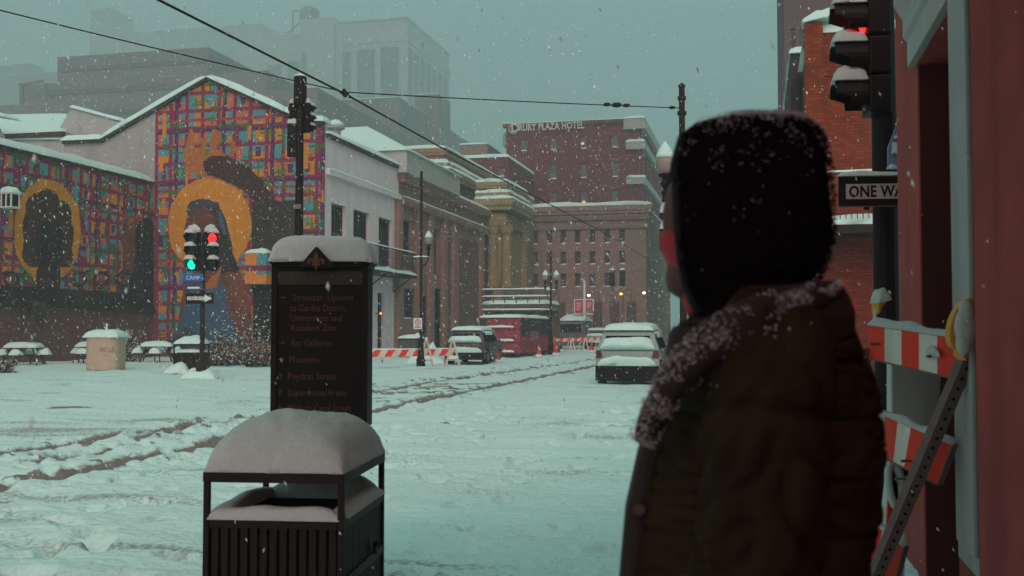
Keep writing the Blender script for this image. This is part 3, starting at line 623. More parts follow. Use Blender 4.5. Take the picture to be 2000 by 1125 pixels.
# ---- tan far block with window grid
FY = 108; fx = lambda px: onY(px, 500, FY).x; fz = lambda py: onY(1130, py, FY).z
cols = [1045, 1073, 1100, 1128, 1157, 1186, 1215]; hl = [(fx(x-5.5), fz(y1), fx(x+5.5), fz(y0)) for y0, y1 in ((449, 476), (491, 517), (534, 561)) for x in [1016]+cols]
tf, tp = mat('frame_tan', (.15, .09, .085), .8), mat('pane_tan', (.07, .035, .045), .5)
R8 = building('tan block with three rows of small windows below the brick hotel', fx(1006), fx(1262), FY, FY+26, fz(405), m_tan, fY=(hl, tf, tp, 'sash', .4, True), rsnow=.4)
ledge(R8, [(fx(1006), FY), (fx(1262), FY)], fz(404), .5, .7, m_tan, .4); ledge(R8, [(fx(1006), FY), (fx(1262), FY)], fz(421), .3, .4, m_tan, 0); ledge(R8, [(fx(1006), FY), (fx(1262), FY)], fz(440), .25, .3, m_tan, 0)
for x in (1095, 1130, 1167, 1200, 1233):
    MB().box(fx(x-9), fx(x+9), FY-.06, FY-.0, 0, fz(590)).build('ground_floor_panel', mat('gf_dark', (.10, .05, .055), .7), R8, world=True)

# ---- brick hotel
HY = 140; hx = lambda px: onY(px, 300, HY).x; hzz = lambda py: onY(1120, py, HY).z
hl = [(hx(x-6), hzz(y1), hx(x+6), hzz(y0)) for y0, y1 in ((268, 291), (320, 348), (374, 398)) for x in (1023, 1081, 1140, 1201)]
hf, hp = mat('frame_grey', (.16, .13, .14), .8), mat('pane_blue_grey', (.13, .13, .14), .4)
hX0, hX1 = hx(989), hx(1254); HZt = hzz(237)
hside = [(HY+3+5.2*i, z, HY+5.2+5.2*i, z+3) for i in range(7) for z in (12, 17, 22, 27)]
hside = [h for h in hside if h[3] < HZt-2]
R9 = building('dark brick hotel tower with white rooftop lettering', hX0, hX1, HY, HY+45, HZt, m_brick, fY=(hl, hf, hp, 'sash', .3, True), fX=(hside, hf, hp, 'sash', .3, False), rsnow=.3)
for y0, y1, x0 in ((238, 258, 1219), (283, 297, 1223), (352, 364, 1224)):
    xa, xb, za, zb_ = hx(x0), hX1+.5, hzz(y1), hzz(y0)
    MB().box(xa, xb, HY-.6, HY+40, za, zb_).build('stone_band', m_stone, R9, world=True)
    MB().pad([(xa,HY-.7,zb_),(xb,HY-.7,zb_),(xb,HY+.1,zb_),(xa,HY+.1,zb_)], .35, n=10, m=3, p=8).build('ledge_snow', snow, R9, smooth=True, world=True)
MB().box(hX0-.4, hX1+.3, HY-.4, HY+.3, HZt-.5, HZt-.02).build('cornice', m_brick, R9, world=True)
m_let = mat('white_letters', (.52, .46, .48), .6, emit=(.9, .72, .80), es=.005)
xt = hx(1014)
text('RURY PLAZA HOTEL', hzz(240)-hzz(255.5)+.25, m_let, R9, Vector((xt, HY-.5, hzz(252.3)))-R9.location, ext=.06, sx=(hx(1142)-xt)/13.35, bold=.03, name='sign_letters')
R9s = [o for o in COL.objects if o.name.startswith('sign_letters')][0]
w_ = max(v.co.x for v in R9s.data.vertices)
R9s.scale[0] = (hx(1142)-xt)/w_
text('D', 2.0*(hzz(240)-hzz(255.5)+.25)/1.6, m_let, R9, Vector((hx(999), HY-.5, hzz(254)))-R9.location, ext=.06, sx=1.0, bold=.03, name='sign_letters')
rg = MB(); c0 = Vector((hx(1005.5), HY-.5, hzz(247.5))); rg.tube([c0+Vector((math.cos(t)*.72, 0, math.sin(t)*.62)) for t in [PI*.35+1.35*PI*i/16 for i in range(17)]], .07, 5); rg.build('sign_ring', m_let, R9, world=True)
for px, py in ((1138, 280), (1140, 394)):
    p = onY(px, py, HY-.02); MB().box(p.x-.18, p.x+.18, HY+.05, HY+.10, p.z-.13, p.z+.13).build('lit_room_lamp', mat('glow_yellow', (1,.7,.2), emit=(1,.62,.16), es=.7), R9, world=True)
MB().box(hx(977), hX0+.1, HY+1, HY+4, hzz(280), hzz(248)).build('side_bracket', m_stone, R9, world=True, bevel=.6)
# low buildings left of the hotel
iy = 122; ix = lambda px: onY(px, 300, iy).x; iz = lambda py: onY(950, py, iy).z
building('low mauve brick building with a snowy roofline left of the hotel', ix(880), ix(992), iy, iy+15, iz(308), m_brick, fY=([(ix(a_), iz(346), ix(a_+13), iz(328)) for a_ in (912, 935, 972)], hf, hp, 'sash', .3, True), rsnow=.5)
iy = 150; building('hazy tan rooftop block above the ochre building', onY(898, 300, iy).x, onY(952, 300, iy).x, iy, iy+10, onY(930, 282, iy).z, m_tan, rsnow=.3)

# ---- hazy office buildings, left
AY = 246; ax_ = lambda px: onY(px, 200, AY).x; az = lambda py: onY(300, py, AY).z
R10 = thing('building', 'stepped grey building with three snow edged tiers behind the mural gable', 'building', (ax_(300), AY, 0))
def tier(px0, px1, y0, dep, py0, z0, nm='tier'):
    y0 *= 2.2; dep *= 2.2; xa, xb = onY(px0, 200, y0).x, onY(px1, 200, y0).x; zt_ = onY((px0+px1)/2, py0, y0).z
    MB().box(xa, xb, y0, y0+dep, z0, zt_).build(nm, m_conc2, R10, world=True); MB().pad([(xa,y0,zt_),(xb,y0,zt_),(xb,y0+dep,zt_),(xa,y0+dep,zt_)], .5, n=14, m=6, p=26).build('roof_snow', snow, R10, smooth=True, world=True); return zt_
za_ = tier(-260, 620, 104, 60, 196, 0); zb2 = tier(40, 520, 110, 50, 152, za_+.02); tier(111, 406, 113, 45, 102, zb2+.02)
for px0, px1, pyA, pyB, y0 in ((70, 430, 168, 178, 241.7), (120, 400, 125, 132, 248.3), (-40, 560, 212, 220, 228.5)):
    xa, xb = onY(px0, 200, y0).x, onY(px1, 200, y0).x; n_ = 24; zt_, zq = onY(250, pyA, y0).z, onY(250, pyB, y0).z
    tag(None or MB().box(xa, xb, y0, y0+.09, zq, zt_).build('ribbon_window', mat('ribbon_glass', (.13, .10, .105), .4), R10, world=True))
for px0 in (38, 84):
    xa = onY(px0, 165, 229).x; MB().box(xa, xa+.7, 229, 229.9, za_+.3, onY(40, 165, 229).z).build('roof_post', m_conc2, R10, world=True)
MB().bar((onY(38, 165, 229.4).x, 229.4, onY(40, 165, 229).z), (onY(84, 165, 229.4).x, 229.4, onY(40, 160, 229).z), .6, .6).build('roof_beam', m_conc2, R10, world=True)

DY = 330; R11 = building('broad dark grey hazy block stepping down right of the tower', onY(480, 200, DY).x, onY(780, 200, DY).x, DY, onX(915, 300, onY(780, 200, DY).x).y, onY(700, 194, DY).z, m_conc2, rsnow=.6)
for py in (208, 222, 234): 
    MB().box(onY(560, 200, DY).x, onY(690, 200, DY).x, DY-.5, DY, onY(600, py+4, DY).z, onY(600, py, DY).z).build('ledge', m_stone, R11, world=True)
building('small mechanical penthouse on the broad hazy block', onY(842, 205, DY+40).x-3, onY(842, 205, DY+40).x+6, DY+30, DY+45, onY(842, 196, DY+40).z, m_conc2, rsnow=.4)

CY = 700; cxx = lambda px: onY(px, 100, CY).x; cz = lambda py: onY(730, py, CY).z
wid = [(cxx(669), cz(215), cxx(686), cz(98)), (cxx(697), cz(215), cxx(733), cz(96)), (cxx(743), cz(215), cxx(779), cz(94))]
cX1 = cxx(795); cY1 = onX(878, 110, cX1).y; sw = [(CY+3+(cY1-CY-4)*i/7, cz(215), CY+3+(cY1-CY-4)*(i+.72)/7, cz(96)) for i in range(7)]
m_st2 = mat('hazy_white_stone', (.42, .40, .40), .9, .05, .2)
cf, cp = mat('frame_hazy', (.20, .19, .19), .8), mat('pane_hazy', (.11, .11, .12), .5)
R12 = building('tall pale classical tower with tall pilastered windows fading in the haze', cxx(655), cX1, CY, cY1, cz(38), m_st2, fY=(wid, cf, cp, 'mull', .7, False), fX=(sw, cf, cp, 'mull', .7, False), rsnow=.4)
MB().box(cxx(655)-.5, cX1+.6, CY-.8, cY1, cz(84), cz(76)).build('cornice', m_st2, R12, world=True)
MB().box(cxx(655)-.5, cX1+.9, CY-1.2, cY1, cz(41), cz(37.5)).build('cornice', m_st2, R12, world=True)
MB().box(cxx(590), cxx(656), CY-4, CY+15, 0, cz(31)).build('stair_tower', m_st2, R12, world=True)
wl = [(cxx(520), cz(205), cxx(549), cz(112)), (cxx(560), cz(205), cxx(587), cz(108))]
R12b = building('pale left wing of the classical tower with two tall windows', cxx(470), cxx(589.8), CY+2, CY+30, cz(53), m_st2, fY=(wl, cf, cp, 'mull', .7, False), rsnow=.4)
MB().box(cxx(594), cxx(604), CY-4.3, CY-4.01, cz(150), cz(96)).build('slot_window', cp, R12, world=True)
WTS = CY/215.
t_ = thing('water_tank', 'round rooftop tank on a steel frame in the haze', 'tank', (cxx(597), CY+6, cz(53)))
MB().lathe([(2.2, 2), (2.2, 5.2), (1.4, 6), (.1, 6.2)]).build('tank', m_conc2, t_)
g = MB(); g.bar((-4, 0, 0), (-4, 0, 5.5), .3, .3); g.bar((-4, 0, 5.5), (-1, 0, 5.5), .3, .3); g.bar((-6, 0, 0), (-2, 0, 3), .25, .25); g.box(-1.5, 1.5, -1.5, 1.5, 0, 2); g.build('frame', m_conc2, t_); t_.scale = (WTS, WTS, WTS)
TY = 1120; tx = lambda px: onY(px, 50, TY).x
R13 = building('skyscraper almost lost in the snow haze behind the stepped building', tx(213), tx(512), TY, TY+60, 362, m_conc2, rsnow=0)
MB().box(tx(174), tx(212.9), TY+2, TY+50, 0, onY(190, 16, TY).z).build('shoulder', m_conc2, R13, world=True)
MB().box(tx(512)+.01, tx(560), TY+8, TY+50, 0, onY(530, 60, TY).z).build('shoulder', m_conc2, R13, world=True)
for i in range(9): x = tx(213)+(tx(512)-tx(213))*(i+.5)/9; MB().box(x-.8, x+.8, TY-.6, TY, 0, 361).build('fin', m_stone, R13, world=True)
for a_, b_, py, lb in ((-60, 18, 128, 'hazy block at the far left edge'), (24, 57, 126, 'narrow hazy block right of the far left one'), (-120, 140, 146, 'long low hazy block at the left')):
    y_ = 760 if py == 146 else 820; building(lb, onY(a_, 150, y_).x, onY(b_, 150, y_).x, y_, y_+20, onY(20, py, y_).z, m_conc2, rsnow=.4)

# ---- far right-hand side of the street
building('snow topped pale building seen just above the hood', -.65, 12, 100, 130, onY(1500, 236, 100).z, m_pale, rsnow=.5)
building('small snow topped penthouse above the hood', -.2, 6, 104, 112, onY(1500, 216, 104).z, m_pale, rsnow=.4)
building('tall mauve tower rising out of frame behind the orange brick building', onY(1533, 200, 72).x, onY(1533, 200, 72).x+22, 72, 95, 46, m_towr, fY=([(onY(1545+i*17, 100, 72).x, z, onY(1553+i*17, 100, 72).x, z+1.8) for i in range(6) for z in range(16, 40, 4)], fr_b, pane_grey, 'sash', .2, False), rsnow=.4)
dX = onY(1546, 300, 34).x; building('narrow dark slate building with a snowy parapet beside the orange brick one', dX, dX+6, 34, 46, onY(1565, 104, 34).z, m_dark, rsnow=.3)
OY = 29.5; oX = onY(1583, 300, OY).x; oz = onY(1650, 62, OY).z
zbal = onY(1670, 428, OY-1).z
R14 = building('orange brick corner building with a snowy balcony and parapet', oX, oX+16, OY, OY+4.3, oz, m_orange, fY=([(onY(1705, 600, OY).x, .1, onY(1740, 600, OY).x, 3.2)], fr_b, glassd, 'plain', .3, False), rsnow=.3)
MB().box(oX-.05, oX+16, OY-.06, OY-.0, 3.25, zbal-.5).build('lower_brick', m_rbrick, R14, world=True)
MB().box(oX-.05, onY(1703, 600, OY).x, OY-.055, OY-.0, 0, 3.249).build('lower_brick', m_rbrick, R14, world=True)
MB().box(oX-.12, oX+.35, OY-.2, OY+.3, 3.3, oz+.25).build('corner_pier', m_orange, R14, world=True); MB().pad([(oX-.2,OY-.3,oz+.25),(oX+.9,OY-.3,oz+.45),(oX+.9,OY+.4,oz+.45),(oX-.2,OY+.4,oz+.25)], .28, n=10, m=6).build('roof_snow', snow, R14, smooth=True, world=True)
for py in (145, 183): MB().box(oX+.36, oX+16, OY-.03, OY-.0, onY(1650, py+2, OY).z, onY(1650, py, OY).z).build('brick_course', mat('course_dark', (.16, .04, .02), .9), R14, world=True)
MB().box(oX-.1, oX+16, OY-1.5, OY-.001, zbal-.4, zbal-.18).build('balcony_floor', dkmetal, R14, world=True)
MB().pad([(oX-.1,OY-1.5,zbal-.18),(oX+16,OY-1.5,zbal-.18),(oX+16,OY-.1,zbal-.18),(oX-.1,OY-.1,zbal-.18)], .26, n=30, m=5, p=12).build('balcony_snow', snow, R14, smooth=True, world=True)
zrl = onY(1670, 338, OY-1.4).z; g = MB()
for i in range(90): x = oX-.05+i*.14; g.bar((x, OY-1.42, zbal-.18), (x, OY-1.42, zrl-.03), .02, .02)
tag(g.build('balusters', mat('rail_rust', (.12, .03, .02), .7), R14, world=True), kind='stuff')
g = MB(); g.box(oX-.1, oX+12.6, OY-1.46, OY-1.38, zrl-.03, zrl+.03); g.box(oX-.1, oX+12.6, OY-1.44, OY-1.4, zrl-.32, zrl-.29); g.build('balcony_rail', MATS['rail_rust'], R14, world=True)
MB().pad([(oX-.1,OY-1.47,zrl+.03),(oX+12.6,OY-1.47,zrl+.03),(oX+12.6,OY-1.37,zrl+.03),(oX-.1,OY-1.37,zrl+.03)], .07, n=40, m=3, p=12).build('rail_snow', snow, R14, smooth=True, world=True)

# ---- near right-hand building: stucco wall with a doorway surround
m_pink = mat('pink_stucco', (.33, .047, .043), .95, .28, 3.2, .010, 38, stain=((.20, .03, .026), 3.5, .75))
m_dred = mat('dark_red_door', (.085, .008, .009), .8, .2, 2, stain=((.03, .005, .006), 2, .4))
m_sur = mat('white_surround', (.36, .31, .31), .7, .1, 4, .002, 60, stain=((.25, .17, .17), 3, .4))
XR = 1.0; yr = lambda px: onX(px, 645, XR).y
R15 = thing('stucco_building', 'rough pink stucco building with a white door surround at the right edge', 'building', (XR, 2, 0))
nearX = onY(1901, 500, 4.25).x
MB().box(nearX, nearX+6, -9, 4.25, 0, 5.4).build('pier', m_pink, R15, world=True, bevel=.012)
yA, yB, yC, yD = yr(1897)+.0, yr(1866), yr(1799), yr(1757)
MB().box(XR, XR+6, 4.26, yB, 0, 5.4).build('pier', m_pink, R15, world=True)
MB().box(XR+.55, XR+6, yB+.01, yC-.01, 0, 5.4).build('door', m_dred, R15, world=True)
lint = onX(1799, 113, XR).z
MB().box(XR, XR+.545, yB+.01, yC-.01, lint, 5.4).build('lintel', m_pink, R15, world=True)
MB().box(XR, XR+6, yC, yD, 0, 5.4).build('pier', m_pink, R15, world=True, bevel=.01)
rv = MB(); rv.box(XR+.01, XR+.54, yC-.016, yC-.001, 0, lint-.01); rv.build('door_reveal', m_dred, R15, world=True)
pb = onX(1885, 1098, XR-.06).z
yP = onX(1864, 645, XR-.07).y; sr = MB(); sr.box(XR-.07, XR+.0, yB-.95, yP, max(pb, .3), lint); sr.box(XR-.095, XR-.071, yB-.9, yP-.1, max(pb, .3)+.1, lint-.05); sr.build('pilaster', m_sur, R15, world=True, bevel=.008)
cp_ = [(XR, lint+.0), (XR-.05, lint+.0), (XR-.05, lint+.16), (XR-.075, lint+.19), (XR-.075, lint+.30), (XR-.13, lint+.40), (XR-.13, lint+.50), (XR-.15, lint+.53), (XR-.15, lint+.72), (XR, lint+.80)]
MB().prism([(x, yB-.8, z) for x, z in cp_], (0, yC+.06-yB+.8, 0)).build('door_cornice', m_sur, R15, world=True, bevel=.006)

# ---- added unseen roof keeping sky light off the near pavement (above the frame)
GA = thing('shade_roof', 'added dark roof out of view that shades the near pavement', 'light_blocker', (XR, 0, 3.9))
MB().box(-2.3, XR, .6, 4.6, 3.95, 4.05).build('deck', m_brown, GA, world=True)
for y in (.7, 2.4, 4.3): MB().box(-2.25, XR-.01, y, y+.12, 3.78, 3.949).build('beam', m_brown, GA, world=True); MB().bar((XR, y+.06, 3.0), (-.2, y+.06, 3.8), .06, .08).build('bracket', dkmetal, GA, world=True) if y < 1 else None
MB().box(-2.4, -2.301, .58, 4.62, 3.85, 4.15).build('fascia', m_trim, GA, world=True); MB().pad([(-2.3,.6,4.05),(XR,.6,4.05),(XR,4.6,4.05),(-2.3,4.6,4.05)], .3, n=10, p=16).build('roof_snow', snow, GA, smooth=True, world=True)

# ================================================================ STREET FURNITURE
LENS = dict(red=mat('lens_red_lit', (1,.02,.02), emit=(1,.015,.02), es=2.6), green=mat('lens_green_lit', (0,1,.6), emit=(.0,1.0,.42), es=1.7),
            off=mat('lens_off', (.03, .015, .015), .3), redsoft=mat('lens_red_side', (1,.02,.02), emit=(1,.015,.015), es=2.2))
def mini(name, mb, m_, parent, **k): return mb.build(name, m_, parent, **k)
def signal_head(parent, loc, rz, lit=None, S=.34, sn=True, name='signal_head', back=False, vis=.8, snow_h=.5):
    """three section head facing local -Y"""
    h = MB()
    for i in range(3): h.box(-S*.46, S*.46, 0, S*.55, -S*(i+1)+S*.02, -S*i-S*.02)
    o = h.build(name, black, parent, bevel=.02, loc=loc); o.rotation_euler = (0, 0, rz)
    for i, c in enumerate(('red', 'amber', 'green')):
        zc_ = -S*(i+.5); on = (lit == c)
        MB().cyl((0, -.006, zc_), (0, -.03, zc_), S*.36, S*.3, 18).build('lens', LENS[c] if on and c in LENS else LENS['off'], o, smooth=False)
        r_ = []; 
        for t_, yy in ((0, -.001), (1, -S*vis)):
            r_.append([( S*.42*math.sin(a), yy*(1.0 if math.cos(a) > 0 or t_ == 0 else .55), zc_+S*.42*math.cos(a)) for a in [(-2.3+4.6*k/16) for k in range(17)]])
        v_ = MB(); v_.loft(r_, caps=False, closed=False); v_ = v_.build('visor', black, o); sm_ = v_.modifiers.new('solid', 'SOLIDIFY'); sm_.thickness = .008
        if sn: MB().pad([(-S*.36,-S*vis,zc_+S*.38),(S*.36,-S*vis,zc_+S*.38),(S*.36,0,zc_+S*.38),(-S*.36,0,zc_+S*.38)], S*snow_h*.6, n=8, p=4, seed=i).build('visor_snow', snow_shaded, o, smooth=True)
    if sn: MB().pad([(-S*.46,0,0),(S*.46,0,0),(S*.46,S*.5,0),(-S*.46,S*.5,0)], S*snow_h, n=8, p=4).build('snow_cap', snow_shaded, o, smooth=True)
    return o
def striped_board(parent, p, q, hgt, thick, n, slant=0., upv=(0,0,1), name='board', first=0):
    p, q = Vector(p), Vector(q); d = (q-p); L = d.length; d.normalize(); U_ = Vector(upv); U_ = (U_-d*0).normalized(); nr = d.cross(U_).normalized()*thick; mb = MB()
    xs = [0]+[L*(i)/n for i in range(1, n)]+[L]
    def at(s_, t_): return p+d*min(max(s_, 0), L)+U_*(t_*hgt)
    for i in range(n):
        a, b_ = L*i/n, L*(i+1)/n; sl_ = slant*hgt
        pts = [at(a-sl_, 0), at(b_-sl_, 0), at(b_+sl_, 1), at(a+sl_, 1)]
        if i == 0: pts[0] = at(0, 0); pts[3] = at(a+sl_, 1)
        mb.prism([tuple(x) for x in pts], tuple(nr), (i+first) % 2)
    if slant: mb.prism([tuple(at(L-slant*hgt, 0)), tuple(at(L, 0)), tuple(at(L, .98))], tuple(nr*.98), (n+first) % 2); mb.prism([tuple(at(0, .02)), tuple(at(slant*hgt, 1)), tuple(at(0, 1))], tuple(nr*.98), (first+1) % 2)
    return mb.build(name, [orange_sheet, white_sheet], parent, world=True)
def pole_mesh(mb, z0, z1, r0, r1, n=12): mb.cyl((0, 0, z0), (0, 0, z1), r0, r1, n)
def acorn(parent, x, z, s=1., snowh=1.):
    g = MB(); g.lathe([(.05, -.75), (.09, -.7), (.06, -.6), (.10, -.5), (.05, -.42), (.13, -.3), (.07, -.22), (.15, -.12), (.16, -.08)], n=10); g.v = [(a*s, b_*s, c*s) for a, b_, c in g.v]
    o = g.build('lamp_holder', black, parent, smooth=False, loc=(x, 0, z))
    g = MB(); g.lathe([(.13, -.08), (.20, .08), (.215, .2), (.2, .30)], n=12); g.v = [(a*s, b_*s, c*s) for a, b_, c in g.v]; g.build('lamp_globe', mat('frosted_globe', (.30, .2, .19), .4), o, smooth=True)
    g = MB(); g.lathe([(.215, .29), (.2, .38), (.13, .52), (.05, .63), (.01, .68)], n=12); g.v = [(a*s, b_*s, c*s) for a, b_, c in g.v]; g.build('snow_cap', snow, o, smooth=True)
    return o
def streetcar_pole(px, py_, d, label, top_py, lamp_py, sc, sides=(-1, 1)):
    base = atd(px, 700, d); base.z = 0; ztop = atd(px, top_py, d).z; zl = atd(px, lamp_py, d).z-.68*sc
    r = thing('streetcar_pole', label, 'street lamp', tuple(base), YAW, 'tall dark poles carrying street lamps')
    b_ = MB(); b_.lathe([(.24*sc, 0), (.24*sc, .3), (.17*sc, .5), (.15*sc, 1.1), (.12*sc, 1.2)], n=12); b_.build('base', black, r)
    b_ = MB(); b_.cyl((0,0,1.0),(0,0,ztop),.085*sc,.07*sc, 10); b_.cyl((0,0,ztop-.3*sc),(0,0,ztop-.22*sc),.10*sc, .10*sc, 10); b_.cyl((0,0,ztop-.65*sc),(0,0,ztop-.57*sc),.11*sc,.11*sc, 10); b_.lathe([(.08*sc, ztop), (.09*sc, ztop+.03), (.03, ztop+.09)], n=10); b_.build('pole', dkmetal, r)
    for s_ in sides:
        b_ = MB(); z_ = zl-.75*sc; b_.tube([(0, 0, z_-.5*sc), (s_*.2*sc, 0, z_-.42*sc), (s_*.36*sc, 0, z_-.2*sc), (s_*.39*sc, 0, z_+.02)], .03*sc, 6); b_.bar((0,0,z_-.02), (s_*.4*sc, 0, z_-.02), .03*sc, .03*sc); b_.build('arm', black, r); acorn(r, s_*.39*sc, zl, sc)
    MB().pad([(-.45*sc,-.06,z_),(.45*sc,-.06,z_),(.45*sc,.06,z_),(-.45*sc,.06,z_)], .07*sc, n=10, m=3).build('snow', snow, r, smooth=True)
    return r
SP1 = streetcar_pole(1335, 700, 24, 'tall dark wire pole with twin globe lamps just behind the hooded person', 170, 276, 1.)
SP2 = streetcar_pole(822, 700, 46, 'tall dark wire pole with one globe lamp in front of the beige building', 338, 450, .82, (1,))
SP3 = streetcar_pole(1076, 700, 70, 'distant dark pole with twin globe lamps beside the red truck trailer', 492, 527, .95)
# no parking sign on the pole by the beige building
r = thing('parking_sign', 'small white no parking sign fixed to the pole by the beige building', 'sign', tuple(atd(816, 632, 45.7)), YAW)
MB().box(-.19, .19, -.02, 0, -.24, .24).build('plate', white_paint, r, bevel=.01); g = MB(); rr = [[(math.cos(t)*q, -.026, .06+math.sin(t)*q) for t in [2*PI*i/20 for i in range(20)]] for q in (.13, .10)]
g.loft(rr, caps=False); g.bar((-.08, -.028, .14), (.08, -.028, -.02), .002, .03, (0,1,0)); g.build('prohibition_ring', mat('sign_red', (.4,.02,.03), .5), r); text('P', .2, mat('ink', (.03,.02,.02)), r, (-.055, -.024, -.01), ext=.001); 
for z in (-.12, -.17): MB().box(-.13, .13, -.023, -.02, z-.015, z+.015).build('red_line', MATS['sign_red'], r)
MB().pad([(-.1,-.1,0),(.1,-.1,0),(.1,.1,0),(-.1,.1,0)], .2, n=6).build('snow', snow, r, loc=(0, 0, -.6), smooth=True)

# traffic signal on the far corner (green and red lit)
bs = atd(394, 738, 35); bs.z = 0
r = thing('signal_post', 'traffic signal post with lit green and red lenses in front of the mural', 'traffic light', tuple(bs), YAW)
ztp = atd(394, 452, 35).z
MB().cyl((0,0,0),(0,0,ztp-.1),.085,.07).build('pole', dkmetal, r); MB().lathe([(.2,0),(.2,.35),(.1,.5)], n=10).build('base', dkmetal, r)
signal_head(r, (-.33, -.12, ztp-.02), -.12, 'green', S=.44, vis=.7); signal_head(r, (.31, -.12, ztp-.02), .55, 'red', S=.44, vis=.75)
g = MB(); g.bar((-.33, .0, ztp-.12), (.31, 0, ztp-.12), .05, .05); g.bar((-.33, 0, ztp-1.25), (.31, 0, ztp-1.25), .05, .05); g.build('bracket', dkmetal, r)
ps_ = Vector(atd(385, 582, 34.8)); 
def onboard(px, py): v = atd(px, py, 34.8)-bs; return v.dot(RV), v.z
def plate(root, name, px0, py0, px1, py1, y, m_, bev=.01): (a, c), (b_, d) = onboard(px0, py1), onboard(px1, py0); return MB().box(a, b_, y-.015, y, c, d).build(name, m_, root, bevel=bev)
plate(r, 'one_way_plate', 361, 572, 416, 593, -.1, black); (a, c), (b_, d) = onboard(364, 590), onboard(413, 575)
g = MB(); hm_ = (c+d)/2; g.prism([(a, -.117, c+.07), (b_-.25, -.117, c+.07), (b_-.25, -.117, c), (b_, -.117, hm_), (b_-.25, -.117, d), (b_-.25, -.117, d-.07), (a, -.117, d-.07)], (0, -.004, 0)); g.build('white_arrow', white_paint, r)
text('ONE WAY', .14, black, r, (a+.03, -.123, hm_-.05), ext=.002, sx=.78)
plate(r, 'street_name_sign', 357, 534, 396, 549, -.12, mat('sign_blue', (.02, .10, .32), .5)); (a, c) = onboard(359, 547); text('CAMP', .17, white_paint, r, (a+.05, -.137, c+.02), ext=.002)
plate(r, 'lower_street_sign', 357, 552, 396, 567, -.12, mat('sign_navy', (.03, .045, .10), .5)); (a, c) = onboard(359, 566); MB().box(a+.1, a+.5, -.138, -.134, c+.04, c+.1).build('white_line', white_paint, r)
MB().pad([(-.62,-.3,0),(.5,-.3,0),(.5,.5,0),(-.62,.5,0)], .34, n=12, p=2).build('snow_mound', snow, r, smooth=True)

# big signal pole behind the wayfinding sign, heads turned away
bs = atd(582, 700, 25); bs.z = 0; zz = lambda py: atd(582, py, 25).z
r = thing('signal_pole', 'dark signal pole with heads turned away rising behind the wayfinding sign', 'traffic light', tuple(bs), YAW)
MB().cyl((0,0,0),(0,0,zz(200)),.12,.085,12).build('pole', black, r); MB().lathe([(.07, zz(215)), (.10, zz(206)), (.15, zz(204)), (.16, zz(196)), (.155, zz(152)), (.12, zz(149))], n=12).build('sensor_housing', black, r, smooth=False)
MB().lathe([(.15, zz(150)), (.14, zz(147)), (.05, zz(144))], n=12).build('snow_cap', snow, r, smooth=True)
signal_head(r, (-.2, .12, zz(201)), PI+.4, None, S=.21, sn=True); signal_head(r, (.17, .1, zz(201)), PI-.6, None, S=.24, sn=True); signal_head(r, (-.2, .12, zz(241)), PI+.2, None, S=.27, sn=True)
g = MB(); g.bar((-.22, .1, zz(215)), (.2, .1, zz(215)), .04, .04); g.bar((-.22, .14, zz(262)), (0, .04, zz(262)), .04, .04); g.build('bracket', black, r)
MB().box(-.1, .07, -.16, -.08, zz(409), zz(400)).build('push_plate', galv, r)

# signal hiding behind the hood (only its snowy visor shows)
bs = atd(1306, 700, 23.2); r = thing('traffic_signal', 'snow capped traffic signal peeking out left of the hood', 'traffic light', (bs.x, bs.y, atd(1300, 412, 23.2).z), YAW)
signal_head(r, (.12, 0, .0), PI/2-.25+PI, 'red', S=.36, vis=.8, snow_h=1.0); MB().bar((.1, 0, -.6), (.42, .3, -.6), .05, .05).build('bracket', black, r)

# large near traffic signal, upper right
D_ = 9.3; bs = atd(1733, 700, D_); bs.z = 0; zz = lambda py: atd(1700, py, D_).z
r = thing('signal_pole', 'thick dark signal pole at the right with snow covered visors and a red glow', 'traffic light', tuple(bs), YAW)
MB().cyl((0,0,0),(0,0,5.6),.115,.10,16).build('pole', black, r)
hd = signal_head(r, (-.16, 0, zz(2)), -PI/2-.12, 'red', S=(zz(0)-zz(225))/3, vis=.82, snow_h=.62)
hd.rotation_euler = (0, 0, -PI/2-.10)
MB().pad([(-.42,-.12,0),(-.05,-.12,0),(-.05,.12,0),(-.42,.12,0)], .1, n=8).build('snow', snow_shaded, r, loc=(0, 0, zz(0)), smooth=True)
g = MB(); 
for py in (50, 122, 196): g.bar((-.16, 0, zz(py)), (0, 0, zz(py)), .05, .05)
g.build('bracket', black, r)
# street sign seen edge on, ONE WAY sign on the same pole
r = thing('street_name_sign', 'tilted blue and white street name sign on the thick pole', 'sign', tuple(atd(1752, 285, 9.0)), YAW+.25)
MB().prism([(-.09, 0, -.2), (.5, 0, -.2), (.5, 0, .2), (.02, 0, .22), (-.09, 0, -.02)], (0, .012, 0)).build('plate', mat('sign_pale_blue', (.16, .22, .33), .5), r)
MB().box(-.05, .5, -.004, -.001, -.06, .03).build('lettering_band', white_paint, r)
for i in range(4): MB().pad([(-.09+.03*i,-.03,0),(-.02+.05*i,-.03,0),(-.02+.05*i,.03,0),(-.09+.03*i,.03,0)], .04, n=5).build('snow', snow_shaded, r, loc=(0, 0, -.2+.13*i), smooth=True)
a = atd(1638, 405, 9.0); c = atd(1638, 344, 9.0); Hs = c.z-a.z; r = thing('one_way_sign', 'black and white ONE WAY sign partly hidden by the pink wall', 'sign', tuple(a), YAW-.10)
WS = Hs*3.0; MB().box(0, WS, 0, .012, 0, Hs).build('plate', black, r, bevel=.01)
MB().box(.0, WS, -.003, .009, .003, .010).build('border', galv, r); MB().box(.0, WS, -.003, .009, Hs-.010, Hs-.003).build('border', galv, r)
